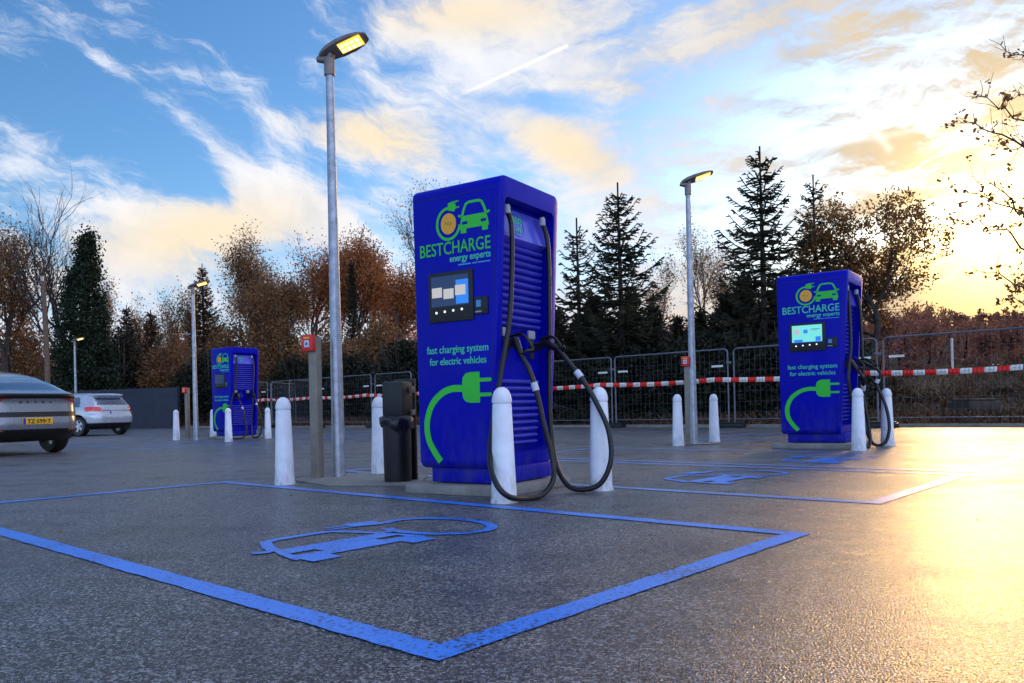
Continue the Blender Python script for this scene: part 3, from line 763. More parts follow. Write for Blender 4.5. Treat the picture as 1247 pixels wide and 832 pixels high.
# small things beyond the right fence
X, Z0 = XZ(1160, 455, 34); _, Z1 = XZ(1158, 412, 34)
o = MB().tube([(X,34,terr(X,34)-.1),(X,34,Z1)], .05, 8).build('marker_post', M['twhite'])
tag(o, 'thin pale marker post on the slope beyond the right fence', 'post')
r = empty('garden_frame', (XZ(1213,450,32)[0], 32, 0)); mb = MB(); zb = XZ(1213,464,32)[1]; zt = XZ(1213,444,32)[1]; zg = terr(r.location.x, 32)-.1
for sx in (-.16, .16): mb.tube([(sx*1.2,0,zg),(sx,0,zt)], .025, 6)
for z in (zt, (zt*2+zb)/3, (zt+2*zb)/3): mb.tube([(-.17,0,z),(.17,0,z)], .022, 6)
mb.build('ladder_frame', M['twhite'], r); tag(r, 'small white ladder-like frame on the slope beyond the tape at far right', 'ladder')
mb = MB(); X, Z = XZ(1195, 503, 19.5); mb.box(-.5, .5, -.35, .35, 0, .35); mb.box(-.42, .42, -.3, .3, .35, .42)
o = mb.build('debris_box', M['bark'], bevel=.04); o.location = (X, 19.8, terr(X, 19.8)-.03); o.rotation_euler = (0, 0, .3)
tag(o, 'low dark box on the ground behind the far right fence panel', 'box')

# ------------------------------------------------------------------ cars
def interp(tab, z):
    if z <= tab[0][0]: return tab[0][1]
    for (z0, v0), (z1, v1) in zip(tab, tab[1:]):
        if z <= z1: return v0 + (v1-v0)*(z-z0)/(z1-z0)
    return tab[-1][1]
def smooth_tab(tab, n=5):
    P = cr([(z, v, 0) for z, v in tab], n); return [(p.x, p.y) for p in P]
def make_car(name, rear, front, width, zlist, p_exp, regions, mats, wheels, archr, ztop):
    """rings of constant height; regions(x,y,z,outside-side flag) -> part name"""
    rear, front, width = smooth_tab(rear), smooth_tab(front), smooth_tab(width)
    root = empty(name); n = 168
    V = []
    for z in zlist:
        xr, xf, w = interp(rear, z), interp(front, z), interp(width, z)
        cx, a = (xr+xf)/2, (xf-xr)/2; ringp = []
        for k in range(n):
            t = 2*math.pi*(k+.5)/n
            # concentrate samples on the corners of the plan
            c, s = math.cos(t), math.sin(t)
            x = cx + a*math.copysign(abs(c)**(2/p_exp), c); y = w*math.copysign(abs(s)**(2/p_exp), s)
            # bow of the tail
            ringp.append((x, y, z))
        # resample evenly by arc length
        pts = [Vector(p) for p in ringp] + [Vector(ringp[0])]; d = [0]
        for i in range(n): d.append(d[-1] + (pts[i+1]-pts[i]).length)
        out = []; j = 0
        for k in range(n):
            # half of the samples lie in the rear metre
            target = d[-1]*k/n
            while d[j+1] < target: j += 1
            f = (target-d[j])/(d[j+1]-d[j]+1e-9); out.append(pts[j].lerp(pts[j+1], f))
        V.append(out)
    parts = {}
    def addf(nm, q):
        parts.setdefault(nm, MB()).add(q, [tuple(range(len(q)))])
    for i in range(len(zlist)-1):
        for k in range(n):
            k2 = (k+1) % n; q = [V[i][k], V[i][k2], V[i+1][k2], V[i+1][k]]
            c = (q[0]+q[1]+q[2]+q[3])/4
            if any((c.x-wx)**2 + (c.z-wz)**2 < archr**2 and abs(c.y) > .5 for wx, wz, _, _ in wheels): continue
            nm = regions(c.x, c.y, c.z)
            if nm in ('glass', 'side_glass'):
                cc = Vector((c.x+ .0, 0, c.z)); q = [v + (Vector((interp(rear,.6)+2.2, 0, v.z)) - v).normalized()*.006 for v in q]
            addf(nm, q)
    addf('body', list(V[-1])); addf('underside', list(reversed(V[0])))
    for nm, mbp in parts.items():
        pm = mats[nm]
        # merge and smooth
        me_o = mbp.build(pm[0], pm[1], root, smooth=False)
        bm = bmesh.new(); bm.from_mesh(me_o.data); bmesh.ops.remove_doubles(bm, verts=bm.verts, dist=1e-4); bm.to_mesh(me_o.data); bm.free()
        me_o.data.polygons.foreach_set('use_smooth', [True]*len(me_o.data.polygons))
        me_o.data.set_sharp_from_angle(angle=R(50))
    # inner wheel wells and wheels
    for wx, wz, wy, rad in wheels:
        s = 1 if wy > 0 else -1
        ww = MB(); y_o, y_i = wy-s*.02, wy-s*.36; pr = []
        for q in range(15):
            a = R(-14 + 208*q/14); pr.append((wx+(archr+.01)*math.cos(a), wz+(archr+.01)*math.sin(a)))
        ww.add([(x, y_o, z) for x, z in pr] + [(x, y_i, z) for x, z in pr], [(q, q+1, q+16, q+15) for q in range(14)] + [tuple(range(15, 30))])
        ww.build('wheel_well', M['rubber'], root)
        w = MB(); w.lathe([(rad*.64,-.11),(rad*.92,-.115),(rad*.99,-.08),(rad,-.03),(rad,.03),(rad*.99,.08),(rad*.92,.115),(rad*.64,.11)], 30, (wx, wy-s*.115, wz), axis='y')
        wo = w.build('wheel', M['rubber'], root)
        rm = MB(); rm.lathe([(rad*.66,-.10),(rad*.66,.10)], 28, (wx, wy-s*.115, wz), axis='y')
        for q in range(5):
            a = 2*math.pi*q/5; Mx = Matrix.Translation((wx, wy-s*.03, wz)) @ Matrix.Rotation(a, 4, 'Y')
            rm.box(0, rad*.66, -.012, .012, -.045, .045, M=Mx)
        rm.lathe([(rad*.66,-.004),(rad*.58,.012),(rad*.58,-.02)], 28, (wx, wy-s*.02, wz), axis='y')
        rm.lathe([(.0,-.02),(.07,-.02),(.07,.02),(.0,.02)], 16, (wx, wy-s*.03, wz), axis='y')
        rm.build('rim', M['rim'], wo)
    return root, rear, width
def frange(a, b, s):
    out = []; 
    while a < b-1e-9: out.append(round(a, 4)); a += s
    return out
# car A: grey fastback
def regA(x, y, z):
    ay = abs(y)
    if x < .9:
        if z < .30: return 'lower'
        if z < .47: return 'diffuser'
        if .685 < z < .765: return 'band'
        if 1.0 < z < 1.085 and x < .5: return 'gloss'
        lo = .985 - .13*max(0, (ay-.50)/.42)
        if lo < z < 1.0 and ay > .42: return 'tail'
    if z < .40: return 'lower'
    if z > 1.13 and ay < (.80 - .42*(z-1.1)) and x < 1.25 and z < 1.50 and x < 1.05+.0*z: return 'glass'
    if z > 1.06 and z < 1.44 and x > 1.1 + (z-1.06)*1.0 and x < 3.35-(z-1.06)*1.4 and ay > .45: return 'side_glass'
    return 'body'
zA = [.24,.27] + frange(.30, 1.20, .018) + frange(1.20, 1.56, .016) + [1.565,1.575,1.583,1.59,1.594]
matsA = {'body':('body', M['silver']), 'underside':('underside', M['black']), 'lower':('sill_trim', M['black']), 'diffuser':('bumper_trim', M['rubber']), 'band':('trim_band', M['black']),
    'gloss':('spoiler_trim', M['black']), 'tail':('tail_light', M['taildark']), 'glass':('rear_window', M['glassblk']), 'side_glass':('side_window', M['glassblk'])}
carA, rA, wA = make_car('parked_car',
    [(.24,.35),(.30,.16),(.40,.04),(.55,.0),(.75,.03),(.95,.05),(1.06,.0),(1.10,.05),(1.16,.26),(1.30,.62),(1.42,1.02),(1.52,1.55),(1.57,1.95),(1.594,2.3)],
    [(.24,4.3),(.35,4.6),(.6,4.65),(.8,4.55),(.95,4.1),(1.02,3.7),(1.2,3.35),(1.4,2.95),(1.55,2.55),(1.594,2.4)],
    [(.24,.80),(.35,.90),(.6,.935),(.85,.935),(1.0,.90),(1.08,.86),(1.2,.80),(1.35,.72),(1.48,.63),(1.55,.56),(1.58,.46),(1.594,.30)],
    zA, 6.5, regA, matsA, [(.86,.36,.885,.36),(.86,.36,-.885,.36),(3.63,.36,.885,.36),(3.63,.36,-.885,.36)], .415, 1.594)
def rearx(tab, wtab, z, y, p_exp, front_x=4.6):
    xr = interp(tab, z); w = interp(wtab, z); a = (front_x-xr)/2
    return xr + a - a*(1-min(1, abs(y)/w)**p_exp)**(1/p_exp)
def rear_plate(root, z, w, h, tab, wtab, txt, yellow=True, p=4.6, y0=0):
    x = interp(tab, z) - .012
    pl = MB().box(x-.008, x+.02, -w/2, w/2, z-h/2, z+h/2).build('number_plate', M['plate'] if yellow else M['platew'], root, bevel=.003)
    MB().box(x-.011, x-.0085, w/2-.05, w/2-.004, z-h/2+.005, z+h/2-.005).build('plate_band', M['eu'], pl, smooth=False)
    Mx = Matrix(((0,1,0,x-.0095),(-1,0,0,0),(0,0,1,z),(0,0,0,1)))
    if yellow: text_obj('plate_lettering', txt, M['black'], pl, .02, -h*.33, 0, width=w*.80, size=.1, height=h*.66, align='CENTER', bold=.002, rot=Mx)
rear_plate(carA, .605, .52, .115, rA, wA, 'TZ·599·T')
xl = interp(rA, .94) - .008
for k, ch in enumerate('SKODA'):
    Mx = Matrix(((0,1,0,xl),(-1,0,0,0),(0,0,1,0),(0,0,0,1)))
    text_obj('lettering', ch, M['black'], carA, -.26+.13*k, .925, 0, width=.04, size=.05, height=.035, align='CENTER', bold=.002, rot=Mx)
fin = MB(); fin.add([(2.1,-.012,1.585),(2.1,.012,1.585),(2.3,.02,1.59),(2.3,-.02,1.59),(2.12,-.004,1.65),(2.12,.004,1.65)], [(0,1,5,4),(1,2,5),(0,4,3),(2,3,4,5)]).build('roof_antenna', M['black'], carA, smooth=False)
for s in (-1, 1):
    xx = rearx(rA, wA, .44, .62, 6.5); MB().box(xx-.012, xx+.03, s*.62-.07, s*.62+.07, .43, .455).build('reflector', M['taildark'], carA, bevel=.004)
Yr = 14.1; Xr = XZ(46, 520, Yr)[0]; carA.location = (Xr, Yr, 0); carA.rotation_euler = (0, 0, R(90+60))
tag(carA, 'grey fastback car with a yellow number plate, cut off by the left edge', 'car', 'parked cars')
# car B: small silver SUV
def regB(x, y, z):
    ay = abs(y)
    if z < .36: return 'lower'
    if x < 1.0:
        if x < .5 and .84+.12*max(0,.66-ay) < z < 1.0 and .55 < ay: return 'tail'
        if x < .3 and .86 < z < .885 and ay < .52: return 'band'
        if z < .44: return 'lower'
    if z > 1.06 and z < 1.33 and ay < .62-.2*(z-1.06) and x < .6: return 'glass'
    if z > 1.0 and z < 1.35 and x > .75 + (z-1.0)*.5 and x < 3.0-(z-1.0)*1.3 and ay > .45: return 'side_glass'
    return 'body'
zB = [.24,.27] + frange(.30, 1.45, .02) + [1.46,1.475,1.487,1.495,1.50]
matsB = {'body':('body', M['silver2']), 'underside':('underside', M['black']), 'lower':('sill_trim', M['black']), 'band':('trim_band', M['black']),
    'tail':('tail_light', M['tail']), 'glass':('rear_window', M['glassblk']), 'side_glass':('side_window', M['glassblk'])}
carB, rB, wB = make_car('parked_car',
    [(.24,.30),(.30,.12),(.42,.02),(.60,.0),(.72,.02),(.78,.06),(.95,.09),(1.05,.13),(1.2,.24),(1.33,.36),(1.385,.38),(1.40,.26),(1.43,.30),(1.47,.5),(1.50,1.1)],
    [(.24,4.0),(.35,4.15),(.6,4.2),(.8,4.1),(.95,3.7),(1.0,3.3),(1.2,2.95),(1.4,2.5),(1.5,2.0)],
    [(.24,.78),(.35,.87),(.6,.90),(.85,.90),(.98,.87),(1.1,.80),(1.25,.73),(1.4,.66),(1.46,.60),(1.49,.48),(1.50,.35)],
    zB, 6.5, regB, matsB, [(.80,.34,.90,.34),(.80,.34,-.90,.34),(3.40,.34,.90,.34),(3.40,.34,-.90,.34)], .40, 1.5)
rear_plate(carB, .80, .46, .11, rB, wB, '1-XDR-482' if False else 'L  NW 27', yellow=False, p=5)
for s in (-1, 1): MB().tube([(.7,s*.60,1.49),(.9,s*.61,1.53),(2.2,s*.61,1.53),(2.4,s*.60,1.49)], .014, 6).build('roof_rail', M['black'], carB)
Yr = 27.8; Xr = XZ(142.5, 520, Yr)[0]; carB.location = (Xr, Yr, 0); carB.rotation_euler = (0, 0, R(90+66))
tag(carB, 'silver compact SUV with red tail lights, parked before the navy fence', 'car', 'parked cars')

# ------------------------------------------------------------------ vegetation
class Q:
    """fast quads"""
    def __init__(s): s.c = []
    def quads(s, C, U, W): s.c.append(np.stack([C-U-W, C+U-W, C+U+W, C-U+W], 1))
    def build(s, name, m, parent):
        A = np.concatenate(s.c).reshape(-1, 3); n = len(A)//4
        me = bpy.data.meshes.new(name); me.vertices.add(n*4); me.vertices.foreach_set('co', A.astype(np.float32).reshape(-1))
        me.loops.add(n*4); me.loops.foreach_set('vertex_index', np.arange(n*4, dtype=np.int32))
        me.polygons.add(n); me.polygons.foreach_set('loop_start', np.arange(0, n*4, 4, dtype=np.int32)); me.polygons.foreach_set('loop_total', np.full(n, 4, dtype=np.int32))
        me.materials.append(m); me.update(calc_edges=True); me.validate()
        o = bpy.data.objects.new(name, me); COL.objects.link(o); o.parent = parent; return o
def unit(v): return v/np.maximum(1e-9, np.linalg.norm(v, axis=1))[:, None]
def leaf_quads(rng, C, size, flat=0., aspect=.6):
    n = len(C); U = unit(rng.normal(size=(n, 3))*np.array([1, 1, 1-flat])); W = unit(np.cross(U, rng.normal(size=(n, 3))))
    s = size*rng.uniform(.55, 1.25, n)[:, None]; return C, U*s*.5, W*s*.5*aspect
def grow(rng, mb, p, d, L, r, depth, maxd, tips, spread=.6, up=.12, nk=(2, 4), seg=4, taper=.62, wig=.16, bias=None):
    pts = [p]; rad = [r]; q = p.copy(); dd = d.copy()
    for i in range(seg):
        dd = (dd + Vector(rng.normal(size=3)*wig) + Vector((0, 0, up)) + (bias*.06 if bias is not None else Vector((0,0,0)))).normalized()
        q = q + dd*(L/seg); pts.append(q.copy()); rad.append(r*(1-(1-taper)*(i+1)/seg))
    mb.tube(pts, rad, 6 if depth < 2 else (4 if depth < 3 else 3), cap=False)
    if depth >= maxd-1: tips += pts[1:]
    if depth >= maxd: return
    n = int(rng.integers(nk[0], nk[1]+1)) + (1 if depth == 0 else 0)
    for k in range(n):
        j = int(rng.integers(max(1, seg//2 - (depth > 0)), seg+1)) if k else seg
        base = pts[j]; ax = Vector(rng.normal(size=3)); ax = (ax - dd*ax.dot(dd)).normalized()
        ang = spread*(.5+.8*rng.random()) if k else spread*.35
        nd = (dd*math.cos(ang) + ax*math.sin(ang)).normalized()
        grow(rng, mb, base, nd, L*rng.uniform(.62, .86), rad[j]*(.72 if k else .85), depth+1, maxd, tips, spread, up, nk, seg, taper, wig, bias)
def broadleaf(name, label, cat, group, px, Y, ytop, m_leaf, seed, leaves=30, leafsize=.14, spread=.62, maxd=5, bark='bark', trunk_frac=.22, lean=(0,0), nk=(2,4), jitter=.28, up=.10, wfac=1., thick=1., bias=None, keep=1.):
    X, Zt = XZ(px, ytop, Y); z0 = terr(X, Y)-.1; Ht = Zt - z0; rng = np.random.default_rng(seed)
    root = empty(name, (X, Y, z0)); tk = MB(); tips = []
    br = MB()
    r0 = .022*Ht*thick
    base = Vector((0, 0, 0)); top = Vector((lean[0]*.3, lean[1]*.3, Ht*trunk_frac))
    tk.tube([base, base.lerp(top, .1)+Vector((0,0,0)), base.lerp(top, .55)+Vector(rng.normal(size=3)*.03*Ht*.2), top], [r0*1.5, r0*1.1, r0, r0*.9], 10)
    grow(rng, br, top, Vector((lean[0], lean[1], 1)).normalized(), Ht*.26, r0*.88, 0, maxd, tips, spread, up, nk, bias=bias)
    V = np.array(br.v); zmax = V[:, 2].max(); 
    s = (Ht)/zmax; sx = s*wfac
    br.v = [(v[0]*sx, v[1]*sx, v[2]*s) for v in br.v]; tk.v = [(v[0]*sx, v[1]*sx, v[2]*s) for v in tk.v]
    tk.build('trunk', M[bark], root); br.build('branches', M[bark], root)
    if leaves:
        T = np.array([tuple(t) for t in tips])*np.array([sx, sx, s])
        if keep < 1: T = T[rng.random(len(T)) < keep]
        C = np.repeat(T, leaves, 0); C = C + rng.normal(size=C.shape)*jitter
        q = Q(); q.quads(*leaf_quads(rng, C, leafsize)); q.build('crown', M[m_leaf], root)
    tag(root, label, cat, group); return root
def spruce(label, px, Y, ytop, seed, m_leaf='spruce', width=.30, group='spruces behind the fence', dens=1., gap=1., zlow=.0, name='spruce_tree', leader=.09):
    X, Zt = XZ(px, ytop, Y); z0 = terr(X, Y)-.1; Ht = Zt - z0; rng = np.random.default_rng(seed)
    root = empty(name, (X, Y, z0)); tk = MB(); tk.tube([(0,0,0),(.02,0,Ht*.5),(0,0,Ht*.9),(0,0,Ht)], [.017*Ht,.011*Ht,.004*Ht,.0015*Ht], 8); 
    br = MB(); q = Q(); Cs = []; Us = []; Ws = []
    z = Ht*zlow + .1; step = .34*gap*max(.6, min(1.3, Ht/8))
    while z < Ht*(1-leader*.4):
        t = 1 - z/Ht; L = width*Ht*(t**.78)*rng.uniform(.78, 1.12) + .06
        nb = int((4 + 2.5*t)*dens) + 1; a0 = rng.uniform(0, 6.28)
        for k in range(nb):
            a = a0 + 6.283*k/nb + rng.uniform(-.25, .25); l = L*rng.uniform(.6, 1.15); dirv = np.array([math.cos(a), math.sin(a), 0])
            zz = z + rng.uniform(-.4, .4)*step
            tilt = .45 - .75*t + rng.uniform(-.1, .1)         # upper branches rise, lower droop
            P = []
            nseg = 5
            for i in range(nseg+1):
                f = i/nseg; P.append(np.array([0, 0, zz]) + dirv*l*f + np.array([0, 0, l*(tilt*f + .28*f*f - .10*math.sin(f*3.1))]))
            br.tube([tuple(p) for p in P], [max(.006, .011*l)*(1-.8*i/nseg) + .002 for i in range(nseg+1)], 3, cap=False)
            nt_ = max(4, int(l/.062*dens))
            f = rng.uniform(.08, 1, nt_); 
            Pa = np.array(P); idx = np.minimum((f*nseg).astype(int), nseg-1); fr = f*nseg-idx
            base = Pa[idx]*(1-fr)[:, None] + Pa[idx+1]*fr[:, None]
            side = np.array([-dirv[1], dirv[0], 0]); sg = np.where(rng.random(nt_) < .5, -1, 1)[:, None]
            tw = unit(dirv*.75 + side*sg*rng.uniform(.5, 1.0, (nt_, 1)) + np.array([0, 0, -.12]) + rng.normal(size=(nt_, 3))*.15)
            tl = (l*.26*(1.15-f) + .09)[:, None]*rng.uniform(.7, 1.2, (nt_, 1))
            c = base + tw*tl*.5; w1 = unit(np.cross(tw, np.array([0, 0, 1.])))*.019*rng.uniform(.7, 1.3, (nt_, 1)); w2 = np.tile(np.array([[0, 0, .017]]), (nt_, 1))
            q.quads(c, tw*tl*.5, w1); q.quads(c, tw*tl*.5, w2)
            # needles right on the branch
            nn_ = max(2, int(l/.16)); f = (np.arange(nn_)+.5)/nn_; idx = np.minimum((f*nseg).astype(int), nseg-1); fr = f*nseg-idx
            base = Pa[idx]*(1-fr)[:, None] + Pa[idx+1]*fr[:, None]; dd = unit(Pa[idx+1]-Pa[idx])
            q.quads(base, dd*.10, np.tile(side*.022, (nn_, 1))); q.quads(base, dd*.10, np.tile(np.array([[0, 0, .022]]), (nn_, 1)))
        z += step*(.75 + .5*rng.random())*(.55+.6*t)
    # leader shoots
    nl = 10; zz = np.linspace(Ht*(1-leader), Ht, nl); c = np.stack([np.zeros(nl), np.zeros(nl), zz], 1); up = np.tile([[0, 0, Ht*leader/nl*.7]], (nl, 1))
    q.quads(c, up, np.tile([[.028, 0, 0]], (nl, 1))); q.quads(c, up, np.tile([[0, .028, 0]], (nl, 1)))
    tk.build('trunk', M['bark'], root); br.build('branches', M['bark'], root); q.build('crown', M[m_leaf], root)
    tag(root, label, 'spruce', group); return root
def shrub(name, label, cat, group, px, Y, ytop, wpx, m_leaf, seed, n=9000, leafsize=.13, depth=None, twigs=True, z0=None, lumps=9, bark='bark', base_extra=0):
    X, Zt = XZ(px, ytop, Y); zg = (terr(X, Y) if z0 is None else z0)-.1; Ht = Zt-zg; W = wpx/F*Y/2; D = depth or W; rng = np.random.default_rng(seed)
    root = empty(name, (X, Y, zg)); q = Q(); cs = []
    for k in range(lumps):
        a = rng.uniform(0, 6.28); rr_ = rng.uniform(0, .62); c = np.array([math.cos(a)*rr_*W, math.sin(a)*rr_*D, Ht*rng.uniform(.2, .72)])
        if k == 0: c = np.array([0, 0, Ht*.68])
        rx = np.array([W*rng.uniform(.35, .55), D*rng.uniform(.35, .55), Ht*rng.uniform(.22, .34)])
        m = n//lumps; v = unit(rng.normal(size=(m, 3)))*(rng.uniform(.25, 1.12, (m, 1))**.6); cs.append(c + v*rx)
    C = np.concatenate(cs); C = C[(C[:, 2] > 0) & (C[:, 2] < Ht*1.02)]
    low = rng.uniform(-1, 1, (n//3, 3))*np.array([W*.9, D*.8, Ht*.28]) + np.array([0, 0, Ht*.28]); C = np.concatenate([C, low])
    q.quads(*leaf_quads(rng, C, leafsize)); 
    if twigs:
        mb = MB()
        for k in range(46):
            a = rng.uniform(0, 6.28); o = Vector((math.cos(a)*W*.3*rng.random(), math.sin(a)*D*.3*rng.random(), 0))
            e = Vector((o.x + math.cos(a)*W*rng.uniform(.2, .95), o.y + math.sin(a)*D*rng.uniform(.1, .6), Ht*rng.uniform(.6, 1.08)))
            m_ = o.lerp(e, .5) + Vector((0, 0, Ht*.12)); mb.tube([o, m_, e], [.03, .018, .006], 3, cap=False)
        mb.build('branches', M[bark], root)
    q.build('foliage', M[m_leaf], root); tag(root, label, cat, group); return root

gS = 'spruces behind the fence'
spruce('slim young spruce with a bare pointed leader, between the nearest charger and the taller spruce', 702, 26.5, 268, 11, width=.31, gap=1.25, leader=.16)
spruce('pointed dark spruce standing clear between the nearest charger and the middle lamp', 752, 25.5, 224, 12, width=.33, gap=1.0, dens=1.25)
spruce('tallest spruce, directly left of the teal-screened charger against the yellow sky', 925, 24.5, 180, 13, width=.33, gap=1.05, dens=1.25)
spruce('broad spruce rising behind the teal-screened charger, beside the leafy tree', 990, 28.5, 215, 14, width=.30, gap=.95, dens=1.1, leader=.12)
low = [(640,30,385),(676,28,372),(722,28,362),(768,29,352),(795,29,372),(825,30,385),(852,28,378),(884,27,355),(905,28,330),(950,26,340),(975,27,330)]
lowlab = ['dark low spruce showing behind the ribbed side of the nearest charger','dark low spruce filling the gap right of the nearest charger','low spruce under the slim young spruce','low bushy spruce right of the pointed dark spruce','low spruce halfway between the pointed spruce and the middle lamp','low spruce directly behind the red-topped post by the middle lamp','low spruce just right of the middle lamp post','ragged spruce under the left branches of the tallest spruce','ragged mid-height spruce against the trunk of the tallest spruce','ragged spruce above the left edge of the teal-screened charger','ragged spruce behind the top of the teal-screened charger']
for k, ((px, Y, yt), lab) in enumerate(zip(low, lowlab)): spruce(lab, px, Y, yt, 40+k, width=.38, dens=1.8, gap=.75)
gH = 'dark evergreen bushes behind the fence'
hl = [(362,41,432,90),(430,38,425,110),(492,35,415,110),(560,33,410,110),(640,30,405,110),(706,27.5,398,110),(770,26,398,120),(832,25,402,120),(892,24,398,120),(955,23.2,400,120),(1012,22.4,410,90)]
hlab = ['dark evergreen bush behind the tubular frames left of the metal post','dark evergreen bush behind the nearest street lamp base','dark evergreen bush behind the litter bin','dark evergreen bush hidden behind the front of the nearest charger','dark evergreen bush behind the cables of the nearest charger','dark evergreen bush behind the cable-crossed bollard','dark evergreen bush under the pointed dark spruce','dark evergreen bush behind the middle lamp and its red-topped post','dark evergreen bush behind the bollard right of the middle lamp','dark evergreen bush at the left edge of the teal-screened charger','dark evergreen bush hidden behind the teal-screened charger']
for k, ((px, Y, yt, w), lab) in enumerate(zip(hl, hlab)): shrub('evergreen_bush', lab, 'bush', gH, px, Y, yt, w, 'hedge', 80+k, n=11000, leafsize=.12, depth=1.4)
gB = 'brown shrubs below the autumn trees'
bl = [(20,46,385,110,'brown'),(150,48,395,110,'hedge'),(215,47,400,100,'brown'),(285,46,388,110,'brown'),(345,44,378,110,'brown'),(405,42,385,110,'brown'),(465,40,380,100,'brown'),(250,45,425,90,'hedge'),(110,45,430,110,'hedge')]
blab = ['brown shrub behind the grey fastback car','dark shrub above the navy fence, right of the ivy-covered tree','brown shrub left of the slim lamp by the distant charger','brown arching shrub right above the distant charger','large brown shrub between the distant charger and the red-topped post','brown shrub behind the red-topped metal post','brown shrub left of the nearest charger, behind the lamp pole','low dark shrub immediately left of the distant charger','low dark shrub at the foot of the ivy-covered tree']
for k, ((px, Y, yt, w, mm), lab) in enumerate(zip(bl, blab)): shrub('shrub', lab, 'shrub', gB, px, Y, yt, w, mm, 120+k, n=9000 if mm == 'brown' else 10000, leafsize=.12, depth=1.6, bark='barklight')
# autumn trees
gT = 'autumn trees behind the fence'
broadleaf('autumn_tree', 'dark rusty-leaved tree at the far left edge', 'tree', gT, 2, 45, 243, 'brown', 201, leaves=4, leafsize=.10, maxd=5, nk=(3,4), wfac=.85, jitter=.35)
broadleaf('autumn_tree', 'brown tree with dark half-bare upper branches above the distant charger', 'tree', gT, 312, 50, 276, 'brown', 202, leaves=2, leafsize=.10, maxd=5, wfac=.62, jitter=.3, nk=(3,4))
broadleaf('autumn_tree', 'full rust-red tree directly left of the nearest lamp pole', 'tree', gT, 372, 49, 288, 'rust', 203, leaves=5, leafsize=.095, maxd=5, nk=(3,4), wfac=.72, jitter=.4)
broadleaf('autumn_tree', 'rust-red tree directly right of the nearest lamp pole', 'tree', gT, 432, 47, 286, 'rust', 204, leaves=5, leafsize=.095, maxd=5, nk=(3,4), wfac=.62, jitter=.4)
broadleaf('autumn_tree', 'lighter rust tree touching the left side of the nearest charger', 'tree', gT, 478, 44, 318, 'rust', 205, leaves=5, leafsize=.095, maxd=5, nk=(3,4), wfac=.7, jitter=.38)
broadleaf('autumn_tree', 'lower rust tree in front of the half-bare brown tree', 'tree', gT, 338, 46, 330, 'brown', 206, leaves=4, leafsize=.10, maxd=5, nk=(3,4), wfac=.8, jitter=.4)
broadleaf('bare_tree', 'bare dark tree reaching above the left top corner of the nearest charger', 'tree', 'bare winter trees', 520, 52, 204, 'brown', 207, leaves=1, leafsize=.10, maxd=6, nk=(3,4), wfac=.8, keep=.35)
broadleaf('autumn_tree', 'backlit brown-leaved tree with an open crown right of the teal-screened charger', 'tree', gT, 1052, 27, 232, 'gold', 208, leaves=5, leafsize=.085, maxd=5, nk=(3,4), wfac=1.3, jitter=.12, trunk_frac=.16, spread=.72, up=.05, thick=.7)
gN = 'bare winter trees'
bare = [(852,62,256,'pale bare tree glowing yellow just right of the middle lamp pole',.55),(800,60,300,'short pale bare tree just left of the middle lamp pole',.6),(885,60,300,'pale bare tree tangled between the middle lamp and the tallest spruce',.5),
        (205,62,350,'bare thin tree left of the pointed brown conifer',.5),(172,64,352,'thin bare tree between the ivy-covered tree and the pointed brown conifer',.45),(262,60,372,'low bare tree right of the pointed brown conifer',.5),(590,60,250,'bare tree hidden behind the nearest charger',.5)]
bare += [(300,56,300,'fine bare tree above the distant charger',.5),(405,58,292,'fine bare treetop just left of the nearest lamp pole',.5),(455,57,300,'fine bare treetop right of the nearest lamp pole',.5),(130,60,330,'bare twiggy tree just right of the ivy-covered tree',.5),(232,62,345,'bare twiggy tree directly left of the pointed brown conifer',.4)]
for k, (px, Y, yt, lab, w) in enumerate(bare): broadleaf('bare_tree', lab, 'tree', gN, px, Y, yt, 'gold', 230+k, leaves=1, leafsize=.12, maxd=5, nk=(3,4), bark='barklight', wfac=w, keep=.5, thick=.8)
broadleaf('bare_tree', 'leafless tree with long upswept branches rising out of the ivy-covered trunk', 'tree', gN, 97, 45.5, 200, 'brown', 251, leaves=0, maxd=5, nk=(3,4), wfac=1.1, spread=.5, up=.12, thick=.8)
# conifers on the left
spruce('pointed brown conifer behind the slim lamp by the distant charger', 246, 50, 322, 61, 'spruce2', width=.22, dens=1.5, gap=.7, group='brown conifers on the left')
spruce('smaller brown conifer left of the pair, right of the ivy-covered tree', 154, 50, 372, 62, 'spruce2', width=.27, dens=1.5, gap=.8, group='brown conifers on the left')
spruce('smaller brown conifer right of the pair, above the navy fence end', 183, 51, 378, 63, 'spruce2', width=.27, dens=1.5, gap=.8, group='brown conifers on the left')
spruce('dark narrow conifer hidden among the rust trees left of the nearest charger', 428, 45, 318, 64, 'spruce', width=.09, dens=1.5, gap=.6)
# ivy column tree
X, Zt = XZ(97, 286, 44); z0 = terr(X, 44)-.1; Ht = Zt-z0; rng = np.random.default_rng(5)
root = empty('ivy_tree', (X, 44, z0)); n = 24000; t = rng.random(n)**.85; a = rng.uniform(0, 6.283, n)
def wid(t): return np.interp(t, [0,.1,.3,.45,.6,.75,.88,.95,1], [2.3,1.9,1.45,1.15,1.15,.75,.42,.45,.15])
lump = 1 + .30*np.sin(a*3+t*9) + .24*np.sin(a*5-t*17) + .2*np.sin(a*2+t*31) + .2*np.sin(a+t*14)
rr_ = wid(t)*lump*rng.uniform(.35, 1.05, n)**.5
C = np.stack([rr_*np.cos(a) + .55*(t > .7)*(t-.7)*3, rr_*np.sin(a)*.8, t*Ht], 1)
cl = []
for k in range(150):
    tt = rng.random()**.8; aa = rng.uniform(0, 6.283); rk = float(wid(tt))*rng.uniform(.8, 1.25)
    cl.append(np.array([rk*math.cos(aa) + .55*max(0, tt-.7)*3, rk*math.sin(aa)*.8, tt*Ht]) + rng.normal(size=(70, 3))*np.array([.2, .2, .26]))
